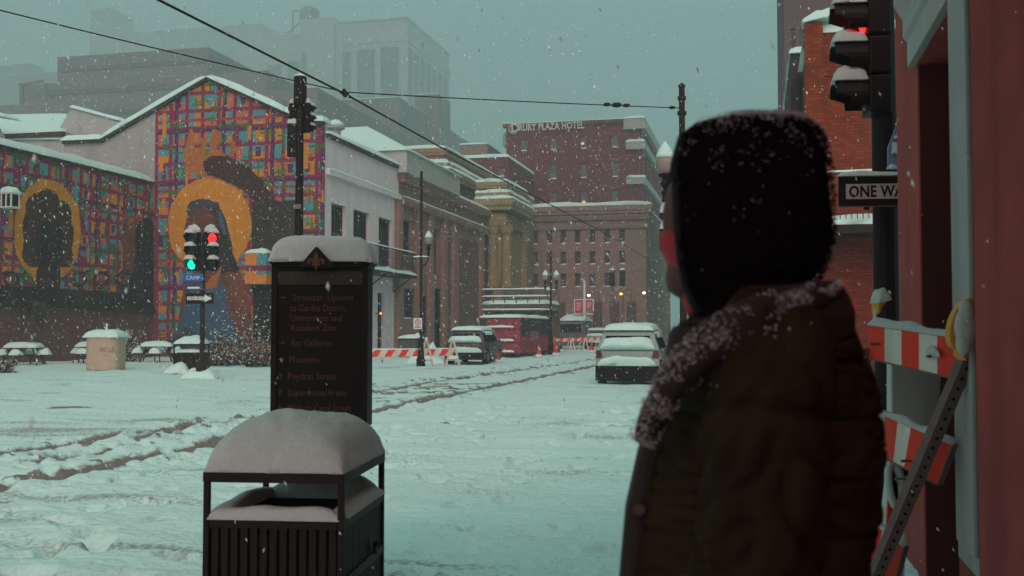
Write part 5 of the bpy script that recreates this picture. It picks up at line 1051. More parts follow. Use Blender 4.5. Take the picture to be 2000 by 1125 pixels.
# banners, far lights
def banner(px0, px1, py0, py1, y, label):
    a, c = onY(px0, py1, y), onY(px1, py0, y); r = thing('banner_sign', label, 'sign', (a.x, y, a.z), 0, 'red signs hung on the far street pole'); w_, h_ = c.x-a.x, c.z-a.z
    MB().box(0, w_, 0, .06, 0, h_).build('panel', mat('banner_red', (.42, .04, .07), .6), r); g = MB()
    g.box(-.08, 0, -.02, .05, -.08, h_+.08); g.box(w_, w_+.08, -.02, .05, -.08, h_+.08); g.box(0, w_, -.02, .05, h_, h_+.08); g.build('frame', white_paint, r)
    for i, f in enumerate((.72, .5, .28)): MB().box(w_*.18, w_*(.8-.1*i), -.02, -.001, h_*f-.08, h_*f+.08).build('pale_print', mat('banner_print', (.6, .3, .32), .6), r)
banner(1123, 1139, 586, 611, 88, 'left one of the pair of red signs on the far pole'); banner(1144, 1158, 586, 606, 88, 'right one of the pair of red signs on the far pole')
a = onY(1141.5, 684, 88); r = thing('sign_post', 'thin pale post holding the pair of red signs', 'post', (a.x, 88.06, 0)); MB().box(-.08, .08, 0, .1, 0, onY(1141, 548, 88).z).build('post', white_paint, r); MB().box(-.9, .75, 0, .08, onY(1141, 614, 88).z, onY(1141, 612, 88).z).build('bracket', white_paint, r); MB().tube([(0, 0, onY(1141, 550, 88).z), (-.1, 0, onY(1141, 546, 88).z), (-.3, 0, onY(1141, 545, 88).z)], .05).build('lamp_arm', white_paint, r)
for px, py, lb, col in ((1150, 577, 'lit street lamp nearest the red signs', (1, .85, .6)), (1213, 574, 'lit yellow street lamp in the middle of the far three', (1, .6, .12)), (1258, 572, 'lit street lamp at the right of the far three', (1, .85, .45))):
    a = onY(px, py, 94); r = thing('street_light', lb, 'street lamp', (a.x+.9, 94, 0), 0, 'lit street lamps at the end of the street'); MB().cyl((0,0,0),(0,0,a.z+.3),.07,.05).build('pole', m_sc, r); MB().tube([(0,0,a.z+.25),(-.4,0,a.z+.35),(-.9,0,a.z+.2)], .035).build('arm', m_sc, r)
    MB().ball((-.9, 0, a.z), (.15, .15, .11)).build('lit_lens', mat('far_lamp_'+str(round(col[1]*100)), col, emit=col, es=2.6 if col[1] < .7 else 3.4), r, smooth=True)
for px in (1196, 1216): a = onY(px, 540, 98); r = thing('street_signal', 'faint far traffic signal %s the tan block' % ('left of centre before' if px == 1196 else 'right of centre before'), 'traffic light', (a.x, 98, 0)); MB().cyl((0,0,0),(0,0,a.z+.6),.07).build('pole', m_sc, r); MB().box(-.25, .25, -.2, .1, a.z-.9, a.z+.6).build('signal_head', black, r); MB().pad([(-.25,-.25,a.z+.6),(.25,-.25,a.z+.6),(.25,.1,a.z+.6),(-.25,.1,a.z+.6)], .2, n=5).build('snow', snow, r)

# ---------------------------------------------------------------- far barricades and cones
r = thing('long_barricade', 'long orange and white striped barricade across the left lane', 'barricade', tuple(gnd(800, 716)), YAW)
pA, pB = atd(560, 703, 44), atd(888, 696, 46.5); pB.z = atd(888, 695, 46.5).z; pA.z = pB.z-.02
striped_board(r, pA, pB, .30, .05, 22, .35)
MB().pad([tuple(pA+Vector((0,-.03,.3))), tuple(pB+Vector((0,-.03,.3))), tuple(pB+Vector((0,.05,.3))), tuple(pA+Vector((0,.05,.3)))], .06, n=40, m=3, p=14).build('snow', snow, r, smooth=True, world=True)
for px, d in ((640, 44.4), (828, 45.9), (886, 46.4)):
    p = atd(px, 700, d); p.z = 0; g = MB(); 
    for s_ in (-1, 1): g.bar(p+RV*s_*.33+FV0*s_*.1, p+Vector((0,0,1.15))+RV*s_*.03, .07, .07)
    g.bar(p-RV*.27+Vector((0,0,.28)), p+RV*.27+Vector((0,0,.28)), .06, .06); g.build('trestle_leg', white_sheet, r, world=True); q = p+Vector((0, 0, .32)); MB().pad([tuple(q-RV*.25-FV0*.1), tuple(q+RV*.25-FV0*.1), tuple(q+RV*.25+FV0*.1), tuple(q-RV*.25+FV0*.1)], .16, n=8, m=4).build('snow', snow, r, smooth=True, world=True)
    q = p+Vector((0, 0, 1.15)); MB().pad([tuple(q-RV*.06-FV0*.06), tuple(q+RV*.06-FV0*.06), tuple(q+RV*.06+FV0*.06), tuple(q-RV*.06+FV0*.06)], .16, n=4).build('snow', snow, r, world=True)
p = gnd(820, 712); r = thing('snow_heap', 'small ploughed snow heap at the foot of the pole with the no parking sign', 'snow heap', (p.x, p.y+1.2, 0)); MB().pad([(-.9,-.6,0),(1.0,-.6,0),(1.0,.6,0),(-.9,.6,0)], .8, n=14, p=1.5, amp=.5).build('mound', snow, r, smooth=True)
def small_barr(px, py, rz, label, n=3):
    p = gnd(px, py); r = thing('barricade', label, 'barricade', (p.x, p.y, 0), 0, 'small striped barricades closing the far lane'); W_ = 1.5; c, s_ = math.cos(rz), math.sin(rz); off = Vector((c, s_, 0))
    for z in (.85,): striped_board(r, p-off*W_/2+Vector((0,0,z)), p+off*W_/2+Vector((0,0,z)), .2, .04, 6, .3)
    for t in (-.6, .6):
        g = MB(); b0 = p+off*t
        for k in (-1, 1): g.bar(b0+off*.25*k, b0+Vector((0,0,1.1)), .05, .05)
        g.build('leg', white_sheet, r, world=True)
small_barr(1100, 692, .1, 'far striped barricade nearest the red trailer'); small_barr(1128, 690, -.2, 'far striped barricade in the middle of its row'); small_barr(1152, 687, .15, 'far striped barricade beside the distant car')
m_cone = mat('cone_orange', (.55, .045, .03), .6, .05)
def cone(px, py, label, h_=.75):
    p = gnd(px, py); r = thing('traffic_cone', label, 'traffic cone', (p.x, p.y, 0), random.uniform(0, 1), 'orange traffic cones along the kerb'); MB().lathe([(.17, .03), (.03, h_), (.005, h_+.01)], n=12).build('cone', m_cone, r); MB().box(-.22, .22, -.22, .22, 0, .04).build('base', m_cone, r); MB().lathe([(.10, h_*.5), (.078, h_*.68)], n=12).build('reflective_band', m_cone, r); MB().pad([(-.22,-.22,.04),(.22,-.22,.04),(.22,.22,.04),(-.22,.22,.04)], .15, n=6).build('snow', snow, r, smooth=True)
cone(955, 707, 'orange cone left of the pair beside the dark suv', .7); cone(970, 708, 'tallest orange cone beside the dark suv wheel', .95); cone(1052, 698, 'orange cone in front of the red trailer'); cone(1085, 694, 'orange cone at the left end of the far barricades', 1.2); cone(1155, 689, 'orange cone just left of the white suv')

# ---------------------------------------------------------------- near barricade, right
r = thing('type_three_barricade', 'leaning orange and white barricade with perforated posts by the pink wall', 'barricade', tuple(atd(1790, 1100, 5)*1), YAW); r.location.z = 0
dq = lambda px: 5.35-(px-1715)/190*.75       # the barricade swings towards us on its right
P_ = lambda px, py, o=0: atd(px, py, dq(px)+o)
def board(pts, n, name, first=0):
    """pts: bottom-left, bottom-right, top-right, top-left in the photo"""
    bl, br, tr, tl = [P_(*q) for q in pts]; mb = MB(); nv = (br-bl).cross(tl-bl).normalized()*-.028
    for i in range(n):
        a, b_ = i/n, (i+1)/n; mb.prism([tuple(bl.lerp(br, a)), tuple(bl.lerp(br, b_)), tuple(tl.lerp(tr, b_)), tuple(tl.lerp(tr, a))], tuple(nv), (i+first) % 2)
    o = mb.build(name, [orange_sheet, white_sheet], r, world=True)
    g = MB(); 
    for A, B in ((bl, br), (tl, tr), (br, tr)): g.bar(A-nv*.5*0+nv*.5, B+nv*.5, .034, .008)
    g.build('board_edge', galv, r, world=True)
    k = MB(); nn = (tl-bl).normalized(); k.pad([tuple(tl-nv*.3), tuple(tr-nv*.3), tuple(tr+nv*1.3), tuple(tl+nv*1.3)], .022, tuple(nn), n=24, m=3, p=20, amp=.8, fq=9).build('snow', snow_shaded, r, smooth=True, world=True); return o
board([(1722, 700), (1912, 760), (1912, 672), (1722, 634)], 7, 'board'); board([(1728, 882), (1826, 948), (1849, 870), (1728, 800)], 6, 'board', 1); board([(1700, 1095), (1752, 1180), (1776, 1068), (1712, 1000)], 4, 'board', 1)
def perf(pts, wid, name='post'):
    A, B = pts; g = MB(); g.bar(A, B, wid, wid*.8, up=tuple(FV0)); o = g.build(name, galv, r, world=True); n_ = int((B-A).length/.052); hb = MB(); d = (B-A).normalized(); sd_ = d.cross(FV0).normalized(); nf = sd_.cross(d).normalized(); nf = nf if nf.dot(FV0) < 0 else -nf
    for i in range(n_):
        c = A+d*(.03+i*.052)+nf*(wid*.4-.001); hb.cyl(c, c+nf*.003, .009, .009, 8)
    tag(hb.build('bolt_holes', mat('hole_black', (.006, .003, .003), .9), r, world=True), kind='stuff'); return o
perf((P_(1700, 1190, -.12), P_(1868, 668, -.12)), .062); perf((P_(1716, 1100, -.02), P_(1713, 680, -.02)), .05)
for px, py in ((1727, 672), (1813, 696), (1846, 678), (1774, 900), (1716, 955), (1765, 935)): c = P_(px, py, -.06); MB().cyl(c-RV*.025, c+RV*.03, .008, .005, 6).build('bolt', galv, r, world=True)
MB().pad([tuple(P_(1806, 697, -.07)), tuple(P_(1824, 697, -.07)), tuple(P_(1824, 697, -.03)), tuple(P_(1806, 697, -.03))], .05, n=6).build('snow', snow_shaded, r, smooth=True, world=True)
m_amb = mat('amber_plastic', (.62, .25, .015), .4, .1, 8)
# warning lights
c = P_(1716, 665, -.02); r = thing('warning_light', 'tilted amber warning light with a snow hat on the left barricade post', 'warning light', tuple(c), YAW)
px = (P_(1717, 665)-P_(1716, 665)).dot(RV); lz = lambda py: (P_(1716, py, -.02)-c).z; lx = lambda q: (q-1716)*px
MB().prism([(lx(1701), -.05, lz(612)), (lx(1710), -.05, lz(614)), (lx(1720), -.05, lz(600)), (lx(1748), -.05, lz(584)), (lx(1751), -.05, lz(574)), (lx(1708), -.05, lz(575)), (lx(1702), -.05, lz(585))], (0, .10, 0)).build('lamp_body', m_amb, r, bevel=.012)
MB().prism([(lx(1709), -.03, lz(615)), (lx(1722), -.03, lz(609)), (lx(1718), -.03, lz(598)), (lx(1709), -.03, lz(600))], (0, .06, 0)).build('red_base', red_lamp, r); MB().box(lx(1699), lx(1708), -.05, .05, lz(655), lz(638)).build('battery_case', m_amb, r, bevel=.008)
MB().box(lx(1705), lx(1710), -.01, .01, lz(680), lz(600)).build('stem', galv, r)
MB().pad([(lx(1701),-.07,lz(592)),(lx(1752),-.07,lz(586)),(lx(1752),.07,lz(586)),(lx(1701),.07,lz(592))], abs(lz(570)-lz(592))*1.1, n=14, p=3).build('snow_cap', snow_shaded, r, smooth=True)
MB().pad([(lx(1698),-.03,0),(lx(1706),-.03,0),(lx(1706),.03,0),(lx(1698),.03,0)], .1, n=6, p=2).build('snow', snow_shaded, r, loc=(0, 0, lz(640)), smooth=True)
c = P_(1878, 690, -.16); r = thing('warning_light', 'yellow warning light packed with snow on the slanted post by the wall', 'warning light', tuple(c), YAW); px = (P_(1879, 690, -.16)-P_(1878, 690, -.16)).dot(RV); lx = lambda q: (q-1878)*px; lz = lambda py: (P_(1878, py, -.16)-c).z
MB().prism([(lx(1847), -.04, lz(693)), (lx(1893), -.04, lz(706)), (lx(1915), -.04, lz(690)), (lx(1906), -.04, lz(664)), (lx(1868), -.04, lz(660))], (0, .10, 0)).build('battery_case', m_amb, r, bevel=.01)
g = MB(); g.box(lx(1862), lx(1895), -.046, -.041, lz(693), lz(689)); g.box(lx(1862), lx(1880), -.046, -.041, lz(698), lz(696)); g.build('case_slot', MATS['hole_black'], r)
MB().loft([[(lx(1884+20*math.sin(.35)*0)+.068*math.cos(t)*(1 if k else .98), -.03+.05*k, lz(632)+.10*math.sin(t)+.05*math.cos(t)) for t in [2*PI*i/20 for i in range(20)]] for k in (0, 1)]).build('lens_housing', m_amb, r, bevel=.006)
g = MB(); g.ball((lx(1886), -.035, lz(640)), (.05, .035, .085), 12, 8); g.ball((lx(1868), -.035, lz(668)), (.035, .03, .06), 10, 8); g.ball((lx(1897), -.03, lz(608)), (.035, .035, .05), 10, 8); g.build('snow', snow_shaded, r, smooth=True)
# white plastic barrier folded behind the barricade
r = thing('plastic_barricade', 'white plastic folding barricade with a handle hole standing behind the striped boards', 'barricade', tuple(atd(1780, 900, 5.75)), YAW); r.location.z = 0
Q_ = lambda px, py, d=5.7: atd(px, py, d)
m_wp = mat('white_plastic', (.55, .55, .54), .5, .08, 5, stain=((.28, .15, .14), 4, .4))
MB().prism([tuple(Q_(*q)) for q in ((1731, 860), (1822, 860), (1838, 800), (1846, 690), (1731, 650))], tuple(FV0*.05)).build('upper_panel', m_wp, r, world=True, bevel=.01)
MB().prism([tuple(Q_(*q)) for q in ((1722, 1180), (1758, 1180), (1766, 1000), (1790, 862), (1735, 862), (1718, 1000))], tuple(FV0*.05)).build('lower_panel', m_wp, r, world=True, bevel=.01)
rg = [tuple(Q_(1735+14*math.cos(t)+6*math.sin(t), 945+44*math.sin(t), 5.66)) for t in [2*PI*i/24 for i in range(25)]]; g = MB(); g.tube(rg, .022, 8); g.build('handle_ring', m_wp, r, world=True, smooth=True)
MB().prism([tuple(Q_(1735+11*math.cos(t)+5*math.sin(t), 945+36*math.sin(t), 5.69)) for t in [2*PI*i/16 for i in range(16)]], tuple(FV0*.005)).build('handle_hole', MATS['hole_black'], r, world=True)
MB().prism([tuple(Q_(*q, 5.69)) for q in ((1748, 925), (1770, 930), (1768, 910), (1750, 907))], tuple(FV0*.005)).build('vent_hole', MATS['hole_black'], r, world=True)
for q in (((1716, 1060), (1722, 1060), (1731, 985), (1722, 975)), ((1726, 1050), (1731, 1040), (1738, 990), (1733, 985))): MB().prism([tuple(Q_(*w_, 5.68)) for w_ in q], tuple(FV0*.01)).build('reflective_stripe', orange_sheet, r, world=True)

# ================================================================ PERSON
DP = 1.62; bs = atd(1475, 700, DP); bs.z = 0
PE = thing('person', 'person in a dark snow dusted hood and olive puffer jacket looking left down the street', 'person', tuple(bs), YAW-.12)
def pl(px, py, t=0.): v = atd(px, py, DP+t)-bs; return Vector((v.dot(RV), v.dot(FV0), v.z))
m_skin = mat('skin', (.08, .022, .018), .5, .1, 20); m_hood = mat('hood_fabric', (.0055, .0022, .003), .95, .5, 60, .005, 200, spec=.03)
m_jack = mat('olive_puffer', (.021, .0102, .0030), .8, .4, 6, .004, 60, spec=.10); m_plk = mat('placket_brown', (.024, .010, .009), .8, .2, 8, .002, 120); m_trou = mat('dark_denim', (.012, .012, .016), .9)
# body: one continuous figure
g = MB(); hc = pl(1400, 430); g.ball(tuple(hc), (.085, .076, .115), 18, 12); g.ball(tuple(pl(1352, 545)), (.045, .045, .035), 10, 6)
g.tube([pl(1330, 448), pl(1308, 470), pl(1316, 482)], [.014, .012, .012], 8)       # nose
for t in (-.075, .075): g.ball(tuple(pl(1425, 450, 0)+Vector((0, t, 0))), (.018, .012, .03), 8, 6)
for t in (-.03, .03): g.ball(tuple(pl(1326, 425, 0)+Vector((0, t, 0))), (.014, .014, .012), 8, 6)
g.ball(tuple(pl(1322, 508)), (.014, .026, .009), 8, 6)
def chain(pts, rr): g.tube([Vector(p) for p in pts], rr, 12)
nk = pl(1440, 560); chest = pl(1500, 800); hip = Vector((chest.x, 0, .98))
chain([pl(1420, 500), nk, pl(1470, 640)], [.062, .058, .07]); 
g.loft([[(c.x+a*math.cos(q), b_*math.sin(q), c.z) for q in [2*PI*k/16 for k in range(16)]] for c, a, b_ in ((pl(1470, 625), .06, .1), (pl(1490, 670), .10, .18), (chest, .12, .17), (pl(1490, 1000), .11, .15), (hip, .13, .17), (hip-Vector((0, 0, .12)), .1, .16))])
ARM = [(1530, 745), (1526, 820), (1520, 930), (1515, 1060), (1508, 1150), (1500, 1215)]
for sg in (-1, 1):
    ap_ = [pl(x, y, -.21) for x, y in ARM]; ap_ = [Vector((p.x, p.y*(-sg) if sg > 0 else p.y, p.z)) for p in ap_]; ap_ = [Vector((p.x, sg*abs(p.y), p.z)) for p in ap_]
    chain(ap_, [.035, .045, .045, .042, .034, .028])
    w0 = ap_[-1]; 
    g.ball(tuple(w0+Vector((-.045, -sg*.01, -.01))), (.05, .02, .04), 10, 6)
    for k, (dz, L_) in enumerate(((.028, .07), (.010, .08), (-.008, .075), (-.026, .06))): chain([w0+Vector((-.08, -sg*.01, dz-.01)), w0+Vector((-.08-L_*.5, -sg*.02, dz-.015)), w0+Vector((-.08-L_*.8, -sg*.045, dz-.025))], [.011, .010, .008])
    chain([w0+Vector((-.03, -sg*.02, .03)), w0+Vector((-.06, -sg*.045, .045)), w0+Vector((-.09, -sg*.05, .04))], [.012, .011, .009])
    chain([hip+Vector((0, sg*.09, -.05)), Vector((hip.x-.02, sg*.10, .52)), Vector((hip.x+.01, sg*.11, .10))], [.085, .055, .04]); chain([Vector((hip.x+.02, sg*.11, .08)), Vector((hip.x-.14, sg*.12, .04))], [.04, .03])
o = g.build('body', m_skin, PE, smooth=True); md = o.modifiers.new('r', 'REMESH'); md.mode = 'VOXEL'; md.voxel_size = .011; md.use_smooth_shade = True; md2 = o.modifiers.new('s', 'SMOOTH'); md2.iterations = 3
bpy.context.view_layer.update(); me = bpy.data.meshes.new_from_object(o.evaluated_get(bpy.context.evaluated_depsgraph_get())); o.modifiers.clear(); o.data = me
# hood: C-shaped shells round the head, open to the left of the picture
HR = [(239, 1482, 1522, .02), (243, 1440, 1550, .05), (251, 1398, 1572, .078), (264, 1360, 1588, .098), (290, 1328, 1600, .117), (340, 1315, 1610, .128), (400, 1318, 1613, .132), (460, 1321, 1614, .128), (510, 1326, 1604, .122), (550, 1334, 1588, .112), (590, 1348, 1585, .108), (640, 1372, 1620, .13)]
ph0 = math.radians(52)
def hood_pt(v, a):      # v in rows, a angle from the front
    i = min(int(v), len(HR)-2); u = v-i; y, f, b_, B = [HR[i][k]*(1-u)+HR[i+1][k]*u for k in range(4)]
    pf, pb = pl(f, y), pl(b_, y); A = (pb.x-pf.x)/(1+math.cos(ph0)); sc = pb.x-A
    ca, sa = math.cos(a), math.sin(a); ex = .82
    return Vector((sc-A*math.copysign(abs(ca)**ex, ca) if False else sc-A*ca, B*math.copysign(abs(sa)**.85, sa), pf.z))
NV, NA_ = 90, 100; vs_ = []; 
for j in range(NV+1):
    for i in range(NA_+1):
        a = ph0+(2*PI-2*ph0)*i/NA_; v = (len(HR)-1)*j/NV; p = hood_pt(v, a); n_ = (p-Vector((hc.x, 0, min(p.z, hc.z+.08)))).normalized()
        fz = noise.noise(p*60)*.005+noise.noise(p*30)*.006+noise.noise(p*16+Vector((4, 0, 0)))*.008+noise.noise(p*7)*.005; fold = .004*math.sin(p.z*60+a*3)*max(0, (v-7)/4)
        vs_.append(p+n_*(fz+fold))
fs = [(j*(NA_+1)+i, j*(NA_+1)+i+1, (j+1)*(NA_+1)+i+1, (j+1)*(NA_+1)+i) for j in range(NV) for i in range(NA_)]; fs.append(tuple(range(NA_+1)))
hd_ = MB().add(vs_, fs).build('hood', m_hood, PE, smooth=True); s_ = hd_.modifiers.new('t', 'SOLIDIFY'); s_.thickness = .012; s_.offset = -1
g = MB(); rim = [hood_pt(v*.5, ph0) for v in range(2, 22)]; rim2 = [hood_pt(v*.5, 2*PI-ph0) for v in range(2, 22)]
g.tube(rim[::-1]+rim2, .007, 8); g.build('hood_rim', mat('rim_black', (.005, .003, .004), .8), PE, smooth=True)
# face covering and goggles peeking out of the hood
m_mask = mat('red_mask', (.30, .006, .016), .5, .1, 20)
g = MB(); g.loft([[(pl(f, y).x+.075*(1-math.cos(q)), w_*math.sin(q), pl(f, y).z) for q in [-1.7+3.4*k/12 for k in range(13)]] for y, f, w_ in ((440, 1306, .048), (458, 1288, .06), (480, 1289, .066), (505, 1300, .066), (535, 1316, .068), (570, 1327, .066), (600, 1338, .062), (625, 1352, .058))], caps=False, closed=False)
o = g.build('face_mask', m_mask, PE, smooth=True); s_ = o.modifiers.new('t', 'SOLIDIFY'); s_.thickness = .004; s_.offset = -1
g = MB(); g.loft([[(pl(f, y).x+.06*(1-math.cos(q)), .062*math.sin(q), pl(f, y).z) for q in [-1.3+2.6*k/12 for k in range(13)]] for y, f in ((366, 1318), (380, 1308), (404, 1310), (416, 1318))], closed=False); o = g.build('goggles', black, PE, smooth=True); s_ = o.modifiers.new('t', 'SOLIDIFY'); s_.thickness = .004
# jacket torso
TRW = [(585, 1425, 1632, .10), (604, 1375, 1650, .135), (630, 1330, 1652, .16), (665, 1316, 1668, .18), (720, 1304, 1686, .195), (800, 1284, 1704, .20), (900, 1256, 1708, .195), (1000, 1234, 1698, .19), (1125, 1218, 1674, .19), (1300, 1220, 1640, .19), (1480, 1215, 1650, .20)]
rings = []; N_ = 96; R_ = 150
for j in range(R_+1):
    v = (len(TRW)-1)*j/R_; i = min(int(v), len(TRW)-2); u = v-i; y, f, b_, B = [TRW[i][k]*(1-u)+TRW[i+1][k]*u for k in range(4)]
    pf, pb = pl(f, y), pl(b_, y); cx_, A = (pf.x+pb.x)/2, (pb.x-pf.x)/2; seam = 0
    for ys in (700, 800, 905, 1010, 1115, 1230, 1340): seam += math.exp(-((y-ys)/5.5)**2)
    puff = 1-.032*seam if y > 690 else 1; rg_ = []
    for k in range(N_):
        a = 2*PI*k/N_; ca, sa = math.cos(a), math.sin(a); wr = noise.noise(Vector((y*.035+ca*1.3, sa*2.2, ca*.8))); puff = 1-.05*seam*(.6+.6*abs(math.sin(a*1.5+1))) if y > 690 else 1; p = Vector((cx_-A*puff*math.copysign(abs(ca)**.8, ca), B*puff*math.copysign(abs(sa)**.8, sa), pf.z)); w_ = noise.noise(Vector((p.x*7, p.y*7, p.z*13)))*.013+noise.noise(p*22)*.004-max(0, .18-abs(wr))*.05; rg_.append(p+Vector((-ca*w_, sa*w_, 0)))
    rings.append(rg_)
MB().loft(rings).build('jacket', m_jack, PE, smooth=True)
# sleeves
def cr(P, u):
    n = len(P)-1; x = u*n; i = min(int(x), n-1); t = x-i; a, b_, c, d = P[max(i-1, 0)], P[i], P[i+1], P[min(i+2, n)]
    return .5*((2*b_)+(c-a)*t+(2*a-5*b_+4*c-d)*t*t+(3*b_-a-3*c+d)*t**3)
for sg in (-1, 1):
    C = [pl(x, y, -.19) for x, y in ((1560, 628), (1540, 690), (1528, 800), (1522, 930), (1505, 1065), (1462, 1150), (1415, 1200))]; C = [Vector((p.x, sg*(abs(p.y)-(.075 if i == 0 else .02 if i == 1 else 0)), p.z)) for i, p in enumerate(C)]
    RR = [.062, .090, .095, .088, .088, .074, .052]; rings = []; prev = None; a_ = Vector((1, 0, 0)); L_ = 0; n_ = 130
    for j in range(n_+1):
        u = j/n_; p = cr(C, u); q = cr(C, min(u+.01, 1)); d = (q-p).normalized() if u < 1 else d; x = u*(len(RR)-1); i = min(int(x), len(RR)-2); r_ = RR[i]*(1-(x-i))+RR[i+1]*(x-i)
        if prev is not None: L_ += (p-prev).length
        prev = p; seam = sum(math.exp(-((L_-q_)/.008)**2) for q_ in (.155, .385, .56)); puf = 1-.10*seam
        a_ = (a_-d*a_.dot(d)).normalized(); b_ = d.cross(a_); rg_ = []
        for k in range(64):
            t = 2*PI*k/64; dr = a_*math.cos(t)+b_*math.sin(t); w_ = noise.noise(Vector((p.x, p.y, p.z))*9+dr*1.6)*.010+noise.noise(p*20+dr*3)*.0035-max(0, .16-abs(noise.noise(Vector((L_*10+math.sin(t+.6)*.9, math.cos(t)*1.2, sg*3)))))*.085; rg_.append(p+dr*(r_*puf+w_))
        rings.append(rg_)
    MB().loft(rings).build('sleeve', m_jack, PE, smooth=True)
    e = C[-1]; MB().tube([e+Vector((.03, 0, .02)), e, e+Vector((-.03, 0, -.01))], [.056, .058, .05], 16).build('cuff', m_plk, PE, smooth=True)
    MB().box(e.x-.11, e.x+.02, sg*.155-.02 if sg > 0 else -.20, .20 if sg > 0 else sg*.155+.02, e.z-.10, e.z+.02).build('pocket', m_jack, PE, bevel=.018)
# placket with snaps, storm collar
PK = [(1314, 632), (1366, 640), (1362, 700), (1332, 790), (1296, 890), (1268, 1000), (1256, 1125), (1258, 1300), (1204, 1300), (1211, 1125), (1222, 1000), (1246, 890), (1274, 790), (1299, 705)]
g = MB(); g.prism([tuple(pl(x, y, 0)+Vector((0, -.11, 0))) for x, y in PK], (0, .17, 0)); g.build('placket', m_plk, PE, bevel=.014)
for x, y in ((1282, 815), (1250, 975)): q = pl(x, y, 0); MB().cyl((q.x, -.116, q.z), (q.x, -.108, q.z), .009, .009, 12).build('snap', mat('snap_brass', (.09, .04, .03), .4, metal=.6), PE)
CL = [(1648, 562, 14, -.07), (1612, 578, 24, -.13), (1555, 600, 30, -.19), (1490, 632, 32, -.232), (1420, 680, 31, -.238), (1362, 740, 28, -.225), (1318, 808, 24, -.20), (1286, 868, 14, -.18)]
cc = [pl(x, y, t) for x, y, w_, t in CL]; rings = []; NC = 60
for j in range(NC+1):
    x = (len(CL)-1)*j/NC; i = min(int(x), len(CL)-2); u = x-i; p = cr(cc, j/NC); w_ = (CL[i][2]*(1-u)+CL[i+1][2]*u)/1281*1.12; d = (cr(cc, min(1, j/NC+.01))-cr(cc, max(0, j/NC-.01))).normalized(); nn = d.cross(Vector((0, 1, 0))).normalized()
    rings.append([p+nn*w_*math.cos(t)*(1+.15*noise.noise(p*30))+Vector((0, .026*math.sin(t)+noise.noise(p*40)*.004, 0)) for t in [2*PI*k/20 for k in range(20)]])
MB().loft(rings).build('storm_collar', m_plk, PE, smooth=True)
g = MB(); rg_ = []
for y, f, b_, B in ((562, 1400, 1640, .115), (580, 1385, 1650, .13), (610, 1372, 1660, .15), (650, 1350, 1660, .16)):
    pf, pb = pl(f, y), pl(b_, y); rg_.append([((pf.x+pb.x)/2-(pb.x-pf.x)/2*math.cos(t), B*math.sin(t), pf.z) for t in [2*PI*k/40 for k in range(40)]])
g.loft(rg_, caps=False); o = g.build('neck_collar', m_plk, PE, smooth=True); s_ = o.modifiers.new('t', 'SOLIDIFY'); s_.thickness = .02
# snow clinging to hood, collar and shoulder
g = MB(); R_ = random.Random(4)
def clump(p, s_):
    n = 6; g.add([p+Vector((R_.uniform(.5, 1)*a, R_.uniform(.5, 1)*b_, R_.uniform(.5, 1)*c))*s_ for a, b_, c in ((1,0,0),(-1,0,0),(0,1,0),(0,-1,0),(0,0,1),(0,0,-1))], [(0,2,4),(2,1,4),(1,3,4),(3,0,4),(2,0,5),(1,2,5),(3,1,5),(0,3,5)])
for k in range(15000):
    v = abs(R_.gauss(0, 2.6)); a = ph0+(2*PI-2*ph0)*R_.random()
    if v > 9: continue
    p = hood_pt(min(v, 10.9), a)
    if noise.noise(p*45)*.6+.5*noise.noise(p*110) < -.10+.055*v-.12*(p.x < hc.x+.05): continue
    n_ = (p-Vector((hc.x, 0, hc.z))).normalized(); clump(p+n_*(.006+.008*R_.random()), R_.uniform(.0005, .0015))
for k in range(3600):
    u = R_.random(); p = cr(cc, u); d = (cr(cc, min(1, u+.01))-cr(cc, max(0, u-.01))).normalized(); nn = d.cross(Vector((0, 1, 0))).normalized(); nn = nn if nn.z > 0 else -nn; i = int(u*7); w_ = CL[i][2]/1281*1.1; x = R_.uniform(-1.0, 1.05)
    q = p+nn*w_*x+Vector((0, -.027*math.sqrt(max(0, 1-x*x))-.002, 0))
    if R_.random() > .30+.55*x+1.1*noise.noise(q*28): continue
    clump(q, R_.uniform(.0007, .0023))
for k in range(900):
    x, y = R_.gauss(1450, 70), R_.gauss(690, 35); q = pl(x, y, -.215-.0*R_.random())
    q.y = -.205-.03*math.exp(-((x-1530)/90)**2)-.012
    if noise.noise(q*34) > .22: clump(q, R_.uniform(.0012, .003))
for k in range(260): q = pl(R_.gauss(1385, 14), R_.gauss(1112, 10), 0); q.y = -.235+R_.uniform(-.02, .01); clump(q, R_.uniform(.001, .0028))
tag(g.build('snow', mat('mauve_shaded_snow', (.42, .30, .33), .8), PE), kind='stuff')  # mauve tint puts the shade on these clumps into the snow colour
g = MB()
for k in range(7000):
    p = hood_pt(R_.uniform(.2, 10.5), ph0+(2*PI-2*ph0)*R_.random()); n_ = (p-Vector((hc.x, 0, min(p.z, hc.z+.08)))).normalized(); clump(p+n_*R_.uniform(.003, .010), R_.uniform(.0012, .0034))
tag(g.build('pile', m_hood, PE), kind='stuff')
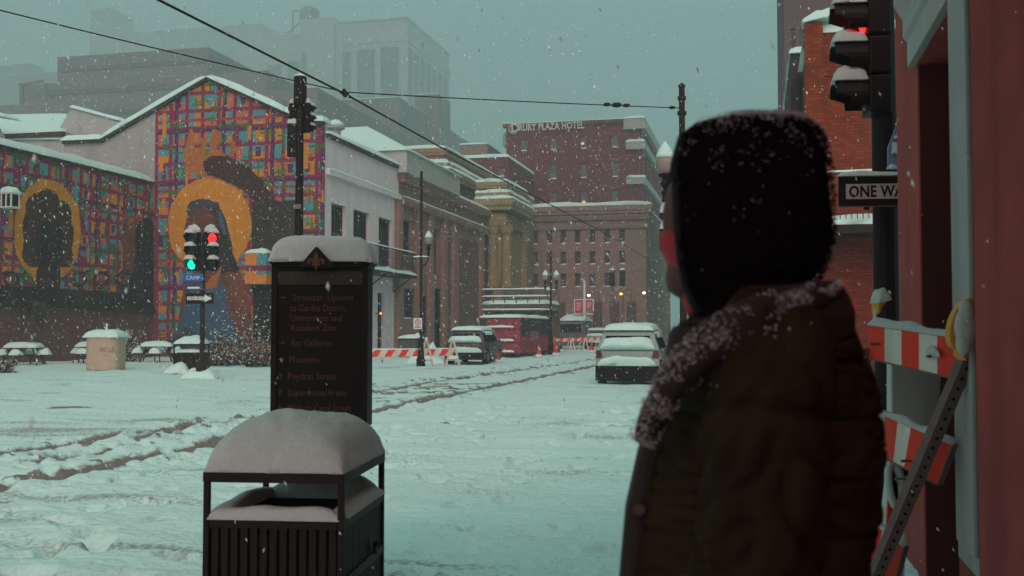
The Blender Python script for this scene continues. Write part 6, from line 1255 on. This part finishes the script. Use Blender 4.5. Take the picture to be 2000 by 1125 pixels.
# trousers and boots
g = MB()
for sg in (-1, 1): g.tube([hip+Vector((0, sg*.085, .02)), Vector((hip.x-.01, sg*.10, .55)), Vector((hip.x+.02, sg*.11, .12))], [.125, .09, .075], 18)
g.build('trousers', m_trou, PE, smooth=True)
for sg in (-1, 1): g = MB(); g.tube([Vector((hip.x+.03, sg*.11, .30)), Vector((hip.x+.03, sg*.11, .12)), Vector((hip.x-.02, sg*.115, .06)), Vector((hip.x-.17, sg*.125, .05)), Vector((hip.x-.21, sg*.125, .05))], [.07, .065, .06, .05, .03], 14); g.build('boot', black, PE, smooth=True)

# ================================================================ FALLING SNOW
N = 140000
r_ = 62*rng.random(N)**(1/2.35); r_ = np.maximum(r_, .9+rng.random(N)*2.0); az_ = YAW+rng.uniform(-.62, .62, N); el = rng.uniform(-.33, .42, N)
P = np.stack([-np.sin(az_)*np.cos(el)*r_, np.cos(az_)*np.cos(el)*r_, CAMZ+np.sin(el)*r_], -1)
size = rng.uniform(.0022, .0078, N)*(1+.25*(rng.random(N) > .93)*3)*np.clip(.34+r_/16, .3, 1.15)
ok = (P[:, 2] > .05) & (P[:, 0] < .92) ; P, size = P[ok], size[ok]; n = len(P)
d = np.stack([rng.normal(.35, .25, n), rng.normal(0, .2, n), np.full(n, -1.)], -1); d /= np.linalg.norm(d, axis=1)[:, None]
a = np.cross(d, [0, 1, 0]); a /= np.linalg.norm(a, axis=1)[:, None]; b = np.cross(d, a); el_ = rng.uniform(1.5, 3.0, n)
s3 = lambda v, k: v*(size*k)[:, None]
V = np.stack([P+s3(d, el_), P-s3(d, el_), P+s3(a, rng.uniform(.6, 1, n)), P-s3(a, rng.uniform(.6, 1, n)), P+s3(b, rng.uniform(.6, 1, n)), P-s3(b, rng.uniform(.6, 1, n))], 1).reshape(-1, 3)
T = np.array([(0,2,4),(0,4,3),(0,3,5),(0,5,2),(1,4,2),(1,3,4),(1,5,3),(1,2,5)]); Ft = (np.arange(n)[:, None, None]*6+T[None]).reshape(-1, 3)
me = bpy.data.meshes.new('falling_snow'); me.vertices.add(len(V)); me.vertices.foreach_set('co', V.ravel().astype(np.float32)); me.loops.add(Ft.size); me.loops.foreach_set('vertex_index', Ft.ravel().astype(np.int32)); me.polygons.add(len(Ft)); me.polygons.foreach_set('loop_start', (np.arange(len(Ft))*3).astype(np.int32)); me.polygons.foreach_set('use_smooth', [True]*len(Ft)); me.update()
me.materials.append(flake); o = bpy.data.objects.new('falling_snow', me); COL.objects.link(o); tag(o, 'snowflakes falling through the air over the whole street', kind='stuff')
